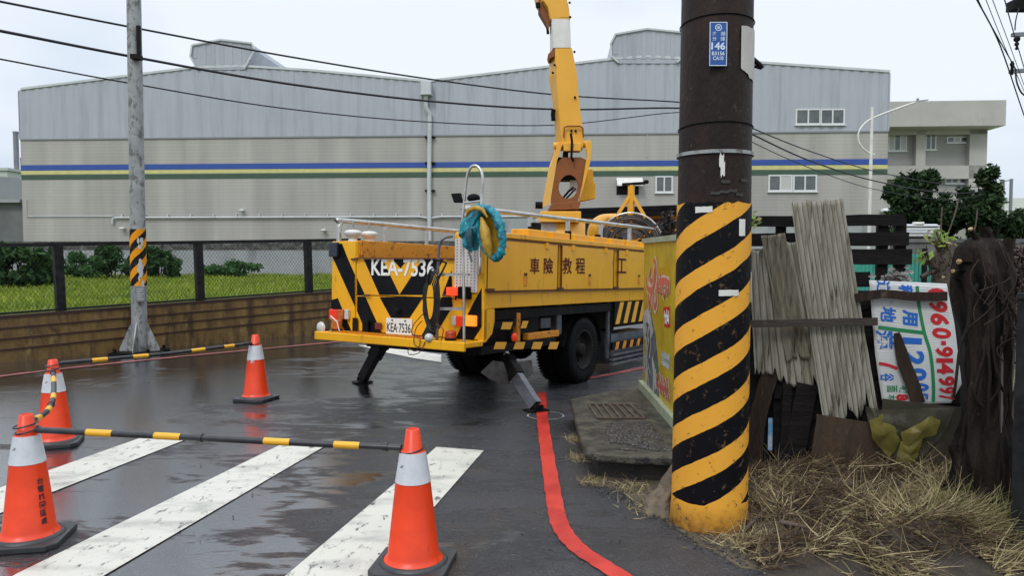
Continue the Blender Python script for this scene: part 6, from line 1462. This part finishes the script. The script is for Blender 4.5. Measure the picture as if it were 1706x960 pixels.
def S_(px, py, dy=0): return P(px, py, SY+dy)
mb = MB(); blob_trunk(mb, [S_(1652, 905), S_(1645, 830), S_(1638, 700), S_(1646, 600), S_(1648, 520), S_(1645, 455), S_(1640, 412), S_(1638, 396)], [.19, .13, .095, .095, .12, .145, .11, .05], n=64, amp=.42, seed=2, m=120)
mb.build('trunk', M_stump, t, local=Mi)
mb = MB(); blob_trunk(mb, [S_(1678, 912), S_(1682, 860), S_(1674, 790), S_(1672, 700), S_(1676, 600)], [.10, .10, .05, .035, .02], n=20, amp=.7, fs=6, seed=9, m=50); mb.build('side_root', M_stump, t, local=Mi)
mb = MB(); blob_trunk(mb, [S_(1612, 840, .1), S_(1610, 770, .1), S_(1618, 700, .05), S_(1628, 650, .02)], [.10, .07, .05, .02], n=18, amp=.7, fs=6, seed=5, m=50); mb.build('side_root', M_stump, t, local=Mi)
rnd = random.Random(12)
for k in range(7):
    x0 = 1625+rnd.random()*45; mb = MB(); q = [S_(x0, 440+rnd.random()*60, -.13)]
    for _ in range(5): q.append(q[-1]+Vector((rnd.uniform(-.05, .05), rnd.uniform(-.03, .02), -rnd.uniform(.08, .2))))
    mb.tube(dense(q, 4), [.012]*10+[.008]*11, 7); mb.build('hanging_root', M_stump, t, local=Mi)
mb = MB(); mb.loft([[S_(1668+dx, y, -.13+.03*abs(dx)/4) for dx in (-w_, 0, w_)] for y, w_ in ((560, 1), (600, 4), (650, 5), (700, 3), (722, 1))], False, closed=False); mb.build('pale_split_wood', mat('pale_split', (.20, .17, .14), .8, col2=(.09, .07, .06), ns=14, stretch=(3, 3, .5)), t, local=Mi)
stubs = [((1632, 425), (1617, 382), .017, 1), ((1625, 445), (1598, 436), .020, 1), ((1645, 420), (1640, 378), .035, 0), ((1668, 440), (1682, 398), .034, 0), ((1612, 455), (1588, 452), .014, 1), ((1600, 470), (1572, 462), .010, 1), ((1650, 410), (1658, 385), .018, 0)]
for (a, b, r_, cut) in stubs:
    mb = MB(); A2, B2 = S_(*a), S_(*b, -.05); blob_trunk(mb, [A2, lerp(A2, B2, .5)+Vector((.008, 0, .012)), B2], [r_*1.2, r_, r_*.8], n=14, amp=.25, fs=12, seed=a[0], m=14); o = mb.build('branch_stub', M_stump, t, local=Mi)
    if cut:
        d_ = (B2-A2).normalized(); mb = MB(); mb.tube([B2-d_*.004, B2+d_*.006], r_*.74, 10); mb.build('sawn_end', M_cut, o, local=Mi)
mb = MB()
for k in range(16):
    x = rnd.uniform(1620, 1700); y = rnd.uniform(400, 540); a_ = S_(x, y, -.16); L_ = [a_+Vector((rnd.uniform(-.06, .06)*q, -.02*q, -.09*q+rnd.uniform(-.01, .02))) for q in range(4)]; mb.tube(dense(L_, 3), .0035, 5)
o = mb.build('dead_vine', M_bushw if 'M_bushw' in globals() else M_oldw, t, local=Mi); o['kind'] = 'stuff'
# neighbouring cut bush
sb2 = P(1575, 420, 5.9); t = thing('cut_bush', 'hacked shrub with pale sawn stubs and a few yellow-green leaves behind the sign', 'shrub', (sb2.x, 5.9, 0)); Mi = Matrix.Translation((-sb2.x, -5.9, 0))
mb = MB(); Q = lambda x, y, d=0: P(x, y, 5.9+d)
M_bushw = mat('grey_brown_twigs', (.06, .045, .035), .8, col2=(.12, .09, .07), ns=9, bump=.5)
mb.tube([Vector((sb2.x, 5.9, 0)), Q(1570, 480), Q(1573, 430), Q(1578, 398)], [.09, .085, .075, .06], 12)
for (a, b, r_) in (((1570, 460), (1545, 430), .04), ((1573, 450), (1600, 425), .035), ((1572, 430), (1555, 400), .02), ((1575, 440), (1535, 462), .025), ((1573, 425), (1560, 385), .012), ((1577, 420), (1590, 395), .015)): mb.tube([Q(*a), Q(*b, -.05)], [r_, r_*.7], 8)
mb.build('stem', M_bushw, t, local=Mi)
mb = MB(); rnd = random.Random(8)
for k in range(40):
    x = rnd.uniform(1545, 1605); y = rnd.uniform(420, 470); mb.tube([Q(x, y, -.05), Q(x+rnd.uniform(-14, 14), y-rnd.uniform(4, 26), -.1)], [.005, .002], 4)
for (a, b, c_) in (((1575, 400), (1590, 360), (1597, 330)), ((1568, 405), (1568, 370), (1570, 345)), ((1620, 395), (1626, 372), (1628, 350))): mb.tube(dense([Q(*a), Q(*b), Q(*c_)], 4), [.006]*9, 5)
mb.build('twig', M_bushw, t, local=Mi)
cl = [((Q(1529, 428).x-sb2.x, -.05, Q(1529, 428).z), (.06, .04, .05)), ((Q(1566, 402).x-sb2.x, -.05, Q(1566, 402).z), (.10, .05, .06)), ((Q(1556, 395).x-sb2.x, 0, Q(1556, 395).z), (.06, .05, .06))]
leaves_obj('leaf', cl, 60, .035, mat('yellow_green_leaf', (.30, .42, .05), .5, island=[(.35, .50, .05), (.20, .32, .05), (.4, .35, .15)], trans=.4), t)
# dead leaf pile between planks and sign (grey-white rubbish)
mb = MB(); p = F_(1505, 462, -.02); blob = []
for k in range(60):
    x = F_(random.gauss(1503, 16), 0, -.03).x; z = F_(1500, random.gauss(462, 6), -.03).z; s_ = random.uniform(.01, .03)
    mb.add([(x-s_, -.04+random.uniform(-.04, .04), z), (x, -.06, z-s_*.5), (x+s_, -.03, z+.005), (x+.2*s_, -.02+random.uniform(-.04, .04), z+s_)], [(0, 1, 2, 3)])
o = mb.build('rag_debris', mat('grey_rag', (.26, .25, .24), .8, col2=(.12, .11, .10), ns=12)); o.location = FF.loc; o.rotation_euler = FF.rot; tag(o, 'torn grey plastic rag caught above the hand painted sign', 'rag')
# dry brown bush at right edge
sb3 = P(1690, 460, 5.4); t = thing('dead_bush', 'dry reddish brown dead bush above the black slatted gate at the right edge', 'dead bush', (sb3.x, 5.4, 0)); 
cl = [((P(x, y, 5.4).x-sb3.x, random.uniform(-.1, .2), P(x, y, 5.4).z), (.13, .15, .12)) for x, y in ((1640, 470), (1660, 440), (1690, 430), (1700, 470), (1680, 500), (1650, 520), (1720, 500), (1705, 440), (1670, 560))]
leaves_obj('dry_leaves', cl, 5200, .022, mat('dry_brown_leaves', (.06, .04, .03), .7, island=[(.035, .022, .018), (.09, .055, .045), (.055, .032, .026), (.14, .10, .085), (.02, .014, .012)]), t)
mb = MB()
for c_, r_ in cl: mb.tube([(c_[0]*.3, .1, 0), (c_[0]*.7, .05, c_[2]*.6), c_], [.03, .015, .005], 6)
mb.build('stem', M_bushw, t)
# creeper beside the big pole above the advert board
sb4 = P(1110, 405, 6.9); t = thing('dead_creeper', 'dark dried creeper behind the striped pole above the yellow advert board', 'creeper', (sb4.x, 6.9, 0))
cl = [((P(x, y, 6.9).x-sb4.x, random.uniform(-.05, .05), P(x, y, 6.9).z), (.055, .08, .06)) for x, y in ((1112, 362), (1122, 375), (1106, 378), (1118, 392), (1126, 405), (1122, 425), (1108, 395), (1128, 440), (1130, 460))]
leaves_obj('dry_leaves', cl, 1300, .02, mat('dark_dry_leaves', (.02, .015, .014), .7, island=[(.012, .01, .01), (.035, .022, .022), (.02, .015, .016)]), t)
mb = MB(); mb.tube([(.08, .1, 0), (.06, .05, 1.0), (.02, 0, cl[3][0][2]), (0, 0, cl[0][0][2])], [.02, .02, .015, .005], 6); mb.build('stem', M_bushw, t)
# ivy leaves near pole
p = P(1253, 367, 5.3); t = thing('leafy_sprig', 'small bright green leaves peeping out at the left end of the black planks', 'plant', (p.x, 5.3, 0))
leaves_obj('leaf', [((0, 0, p.z), (.04, .02, .035))], 22, .03, mat('yellow_green_leaf', (.3, .42, .05), .5), t); mb = MB(); mb.tube([(0, .05, 0), (0, .03, p.z)], .006, 5); mb.build('stem', M_bushw, t)
# slatted black gate
ga = G(1682, 915); t = thing('slatted_gate', 'black slatted metal gate cut by the right edge beside the stump', 'gate', (ga.x, ga.y, 0), (0, 0, R(-35))); 
zt3 = P(1690, 498, ga.y).z; mb = MB(); mb.box((0, 0, 0), (.07, .05, zt3)); mb.box((.0, -.01, zt3-.0), (1.4, .06, zt3+.03)); mb.box((1.3, 0, 0), (1.37, .05, zt3)); mb.build('gate_frame', M_fpost, t)
mb = MB(); z = .04
while z < zt3-.1: mb.box((.07, .015, z), (1.3, .03, z+.125)); z += .14
mb.build('gate_slat', mat('slat_black', (.012, .012, .014), .55, col2=(.02, .02, .022), ns=10, bump=.4), t)

# ------------------------------------------------------------------ straw pile and litter
M_straw = mat('straw', (.3, .22, .1), .7, island=[(.12, .08, .045), (.27, .20, .10), (.42, .34, .18), (.52, .44, .24), (.19, .13, .07), (.33, .26, .13), (.29, .25, .10)], trans=.15)
def zmound(x, y):
    return max(0, .05+.10*math.exp(-((x-2.6)**2/1.2+(y-4.9)**2/.35)))
mb = MB(); 
vq = [G(1235, 925), G(1300, 985), G(1500, 1000), G(1760, 985), G(1760, 800), G(1600, 790), G(1350, 770), G(1230, 790)]
cxm, cym = 2.35, 4.7
def inside(x, y):
    c_ = False; n = len(vq); j = n-1
    for i in range(n):
        if ((vq[i].y > y) != (vq[j].y > y)) and x < (vq[j].x-vq[i].x)*(y-vq[i].y)/(vq[j].y-vq[i].y)+vq[i].x: c_ = not c_
        j = i
    return c_
def hm(x, y):
    d = min(math.hypot(x-v.x, y-v.y) for v in [lerp(vq[i], vq[(i+1) % len(vq)], k/6) for i in range(len(vq)) for k in range(6)])
    return min(d/.45, 1)
n1 = 70
def gm(u, v):
    x = .85+3.6*u; y = 3.4+2.5*v
    h = (.11*hm(x, y)**1.2*(1+.8*nz3(x*2, y*2, 0))+.02*nz3(x*9, y*9, 0)*hm(x, y)) if inside(x, y) else -.012
    return Vector((x, y, h))
grid(mb, 90, 64, gm); o = mb.build('soil_mound', mat('dark_soil', (.022, .016, .012), .8, col2=(.06, .045, .03), ns=9, bump=.9, bs=40)); struct(o)
def strawset(nn, xr, yr, thr, col, lmul, up, lb, sd):
    pts = []
    while len(pts) < nn:
        x, y = random.uniform(*xr), random.uniform(*yr)
        if inside(x, y) and nz3(x*2.6+sd, y*2.6, 5)+.5*nz3(x*8, y*8, sd) > thr: pts.append((x, y, gm((x-.85)/3.6, (y-3.4)/2.5).z+random.random()*.035))
    pts = np.array(pts); n = len(pts); fld = np.array([nz3(p[0]*3, p[1]*3, 9) for p in pts])*4
    dr = np.stack([np.cos(fld)+rng.normal(size=n)*.7, np.sin(fld)+rng.normal(size=n)*.7, np.abs(rng.normal(size=n))*up], 1)
    o = strands('straw', pts, dr, (.05+.20*rng.random(n)**1.6)*lmul, .0018+.0022*rng.random(n), col, 3, .35); o['kind'] = 'stuff'; o['label'] = lb
M_strawd = mat('rotten_straw', (.08, .05, .03), .8, island=[(.03, .018, .012), (.06, .038, .022), (.10, .065, .035), (.14, .10, .06), (.045, .03, .02)], spec=.2)
strawset(8500, (1.2, 4.3), (3.6, 5.7), -.4, M_strawd, 1.0, .25, 'dark rotten straw and twigs heaped below the sign and fence', 0)
strawset(4300, (1.2, 4.3), (3.45, 4.75), .04, M_straw, .9, .22, 'bright dry straw in clumps over the dark litter at the front', 3)
strawset(900, (1.2, 4.3), (4.6, 5.6), .05, M_straw, 1.1, .35, 'pale straw scattered against the foot of the fence', 6)
# greener grass tuft on the right
pts = []
while len(pts) < 1700:
    x, y = random.gauss(2.72, .30), random.gauss(4.15, .2)
    if y > 3.5: pts.append((x, y, max(0, gm((x-.85)/3.6, (y-3.4)/2.5).z)))
pts = np.array(pts); n = len(pts)
o = strands('grass', pts, np.stack([rng.normal(size=n)*.5+.55, rng.normal(size=n)*.4-.5, .35+np.abs(rng.normal(size=n))*.4], 1), .10+.16*rng.random(n), .002+.0015*rng.random(n), mat('yellowish_grass', (.3, .3, .08), .6, island=[(.14, .15, .04), (.30, .27, .12), (.40, .34, .17), (.16, .16, .05)], trans=.3), 3, .4); o['kind'] = 'stuff'; o['label'] = 'yellow-green grass tuft leaning over the straw at the right'
pts = np.array([(random.gauss(1.42, .16), random.gauss(4.02, .08), 0.005) for _ in range(900)]); n = len(pts)
o = strands('grass', pts, np.stack([rng.normal(size=n), rng.normal(size=n), .1+np.abs(rng.normal(size=n))*.45], 1), .04+.10*rng.random(n), .002+.001*rng.random(n), M_straw, 3, .4); o['kind'] = 'stuff'; o['label'] = 'pale straw wisps at the foot of the striped pole'
# wisps by the slab edges
q1_ = [(G(970, 765), .05), (G(958, 735), .04), (G(985, 805), .05), (G(1050, 815), .08), (G(1090, 850), .10)]
pts = np.array([(c_.x+random.gauss(0, s_), c_.y+random.gauss(0, s_), .003) for c_, s_ in q1_ for _ in range(120)]); n = len(pts)
o = strands('grass', pts, np.stack([rng.normal(size=n), rng.normal(size=n), .1+np.abs(rng.normal(size=n))*.6], 1), .03+.06*rng.random(n), .0022+.001*rng.random(n), M_straw, 3, .4); o['kind'] = 'stuff'; o['label'] = 'straw wisps along the edge of the drain slab'
# sticks
for k, (pp, r_, lb) in enumerate([([(1240, 870), (1290, 830), (1330, 810), (1400, 805)], .011, 'long curved twig arching over the left of the straw'), ([(1395, 800), (1450, 820), (1540, 850), (1600, 862)], .022, 'thick dead branch lying across the middle of the straw'),
     ([(1530, 845), (1570, 858), (1608, 868)], .016, 'dark branch end beside the stump foot'), ([(1300, 865), (1360, 885), (1400, 912)], .012, 'brown stick lying low in the front of the straw'), ([(1440, 880), (1470, 915), (1500, 940)], .010, 'thin dark twig slanting towards the bottom right'), ([(1310, 790), (1380, 808), (1430, 818)], .009, 'pale stripped twig at the back of the straw'), ([(1250, 800), (1300, 810), (1350, 790)], .008, 'fine twig beside the brown plank')]):
    q_ = [G(x, y, .10) for x, y in pp]; 
    for p in q_: p.z = max(.02, gm((p.x-.85)/3.6, (p.y-3.4)/2.5).z)+.03
    mb = MB(); L_ = dense(q_, 5); mb.tube([p-L_[0]+Vector((0, 0, .008*nz3(i, k, 0))) for i, p in enumerate(L_)], [r_*(1.1-.5*i/len(L_)) for i in range(len(L_))], 8); o = mb.build('fallen_stick', M_bushw, loc=L_[0]); tag(o, lb, 'stick', 'sticks on the straw')
# lump of old mortar by the pole foot
mb = MB(); c_ = G(1106, 852); blob_trunk(mb, [c_+Vector((-.02, 0, 0)), c_+Vector((0, .02, .06)), c_+Vector((.04, .05, .13)), c_+Vector((.075, .07, .20)), c_+Vector((.085, .08, .26))], [.10, .085, .05, .04, .02], n=22, amp=.55, fs=9, seed=4, m=40)
tag(mb.build('mortar_lump', mat('beige_mortar', (.17, .13, .085), .8, col2=(.09, .07, .05), ns=14, bump=.8, bs=40)), 'rough beige lump of old mortar and roots at the left foot of the striped pole', 'rubble')
mb = MB()
for k in range(420):
    p = lerp(G(985, 806), G(1250, 950), random.random()); x = p.x+random.gauss(.05, .06); y = p.y+random.gauss(0, .06); r = random.uniform(.003, .010); mb.ball((x, y, r*.4), r, 5, 3)
for k in range(110):
    p = G(random.uniform(300, 1150), random.uniform(700, 955)) if k % 3 else G(random.uniform(930, 1150), random.uniform(780, 950)); r = random.uniform(.0018, .006); mb.ball((p.x, p.y, r*.4+.006), r, 5, 3)
o = mb.build('gravel', MC['gravel']); o['kind'] = 'stuff'; o['label'] = 'fine gravel along the broken asphalt edge by the striped pole'
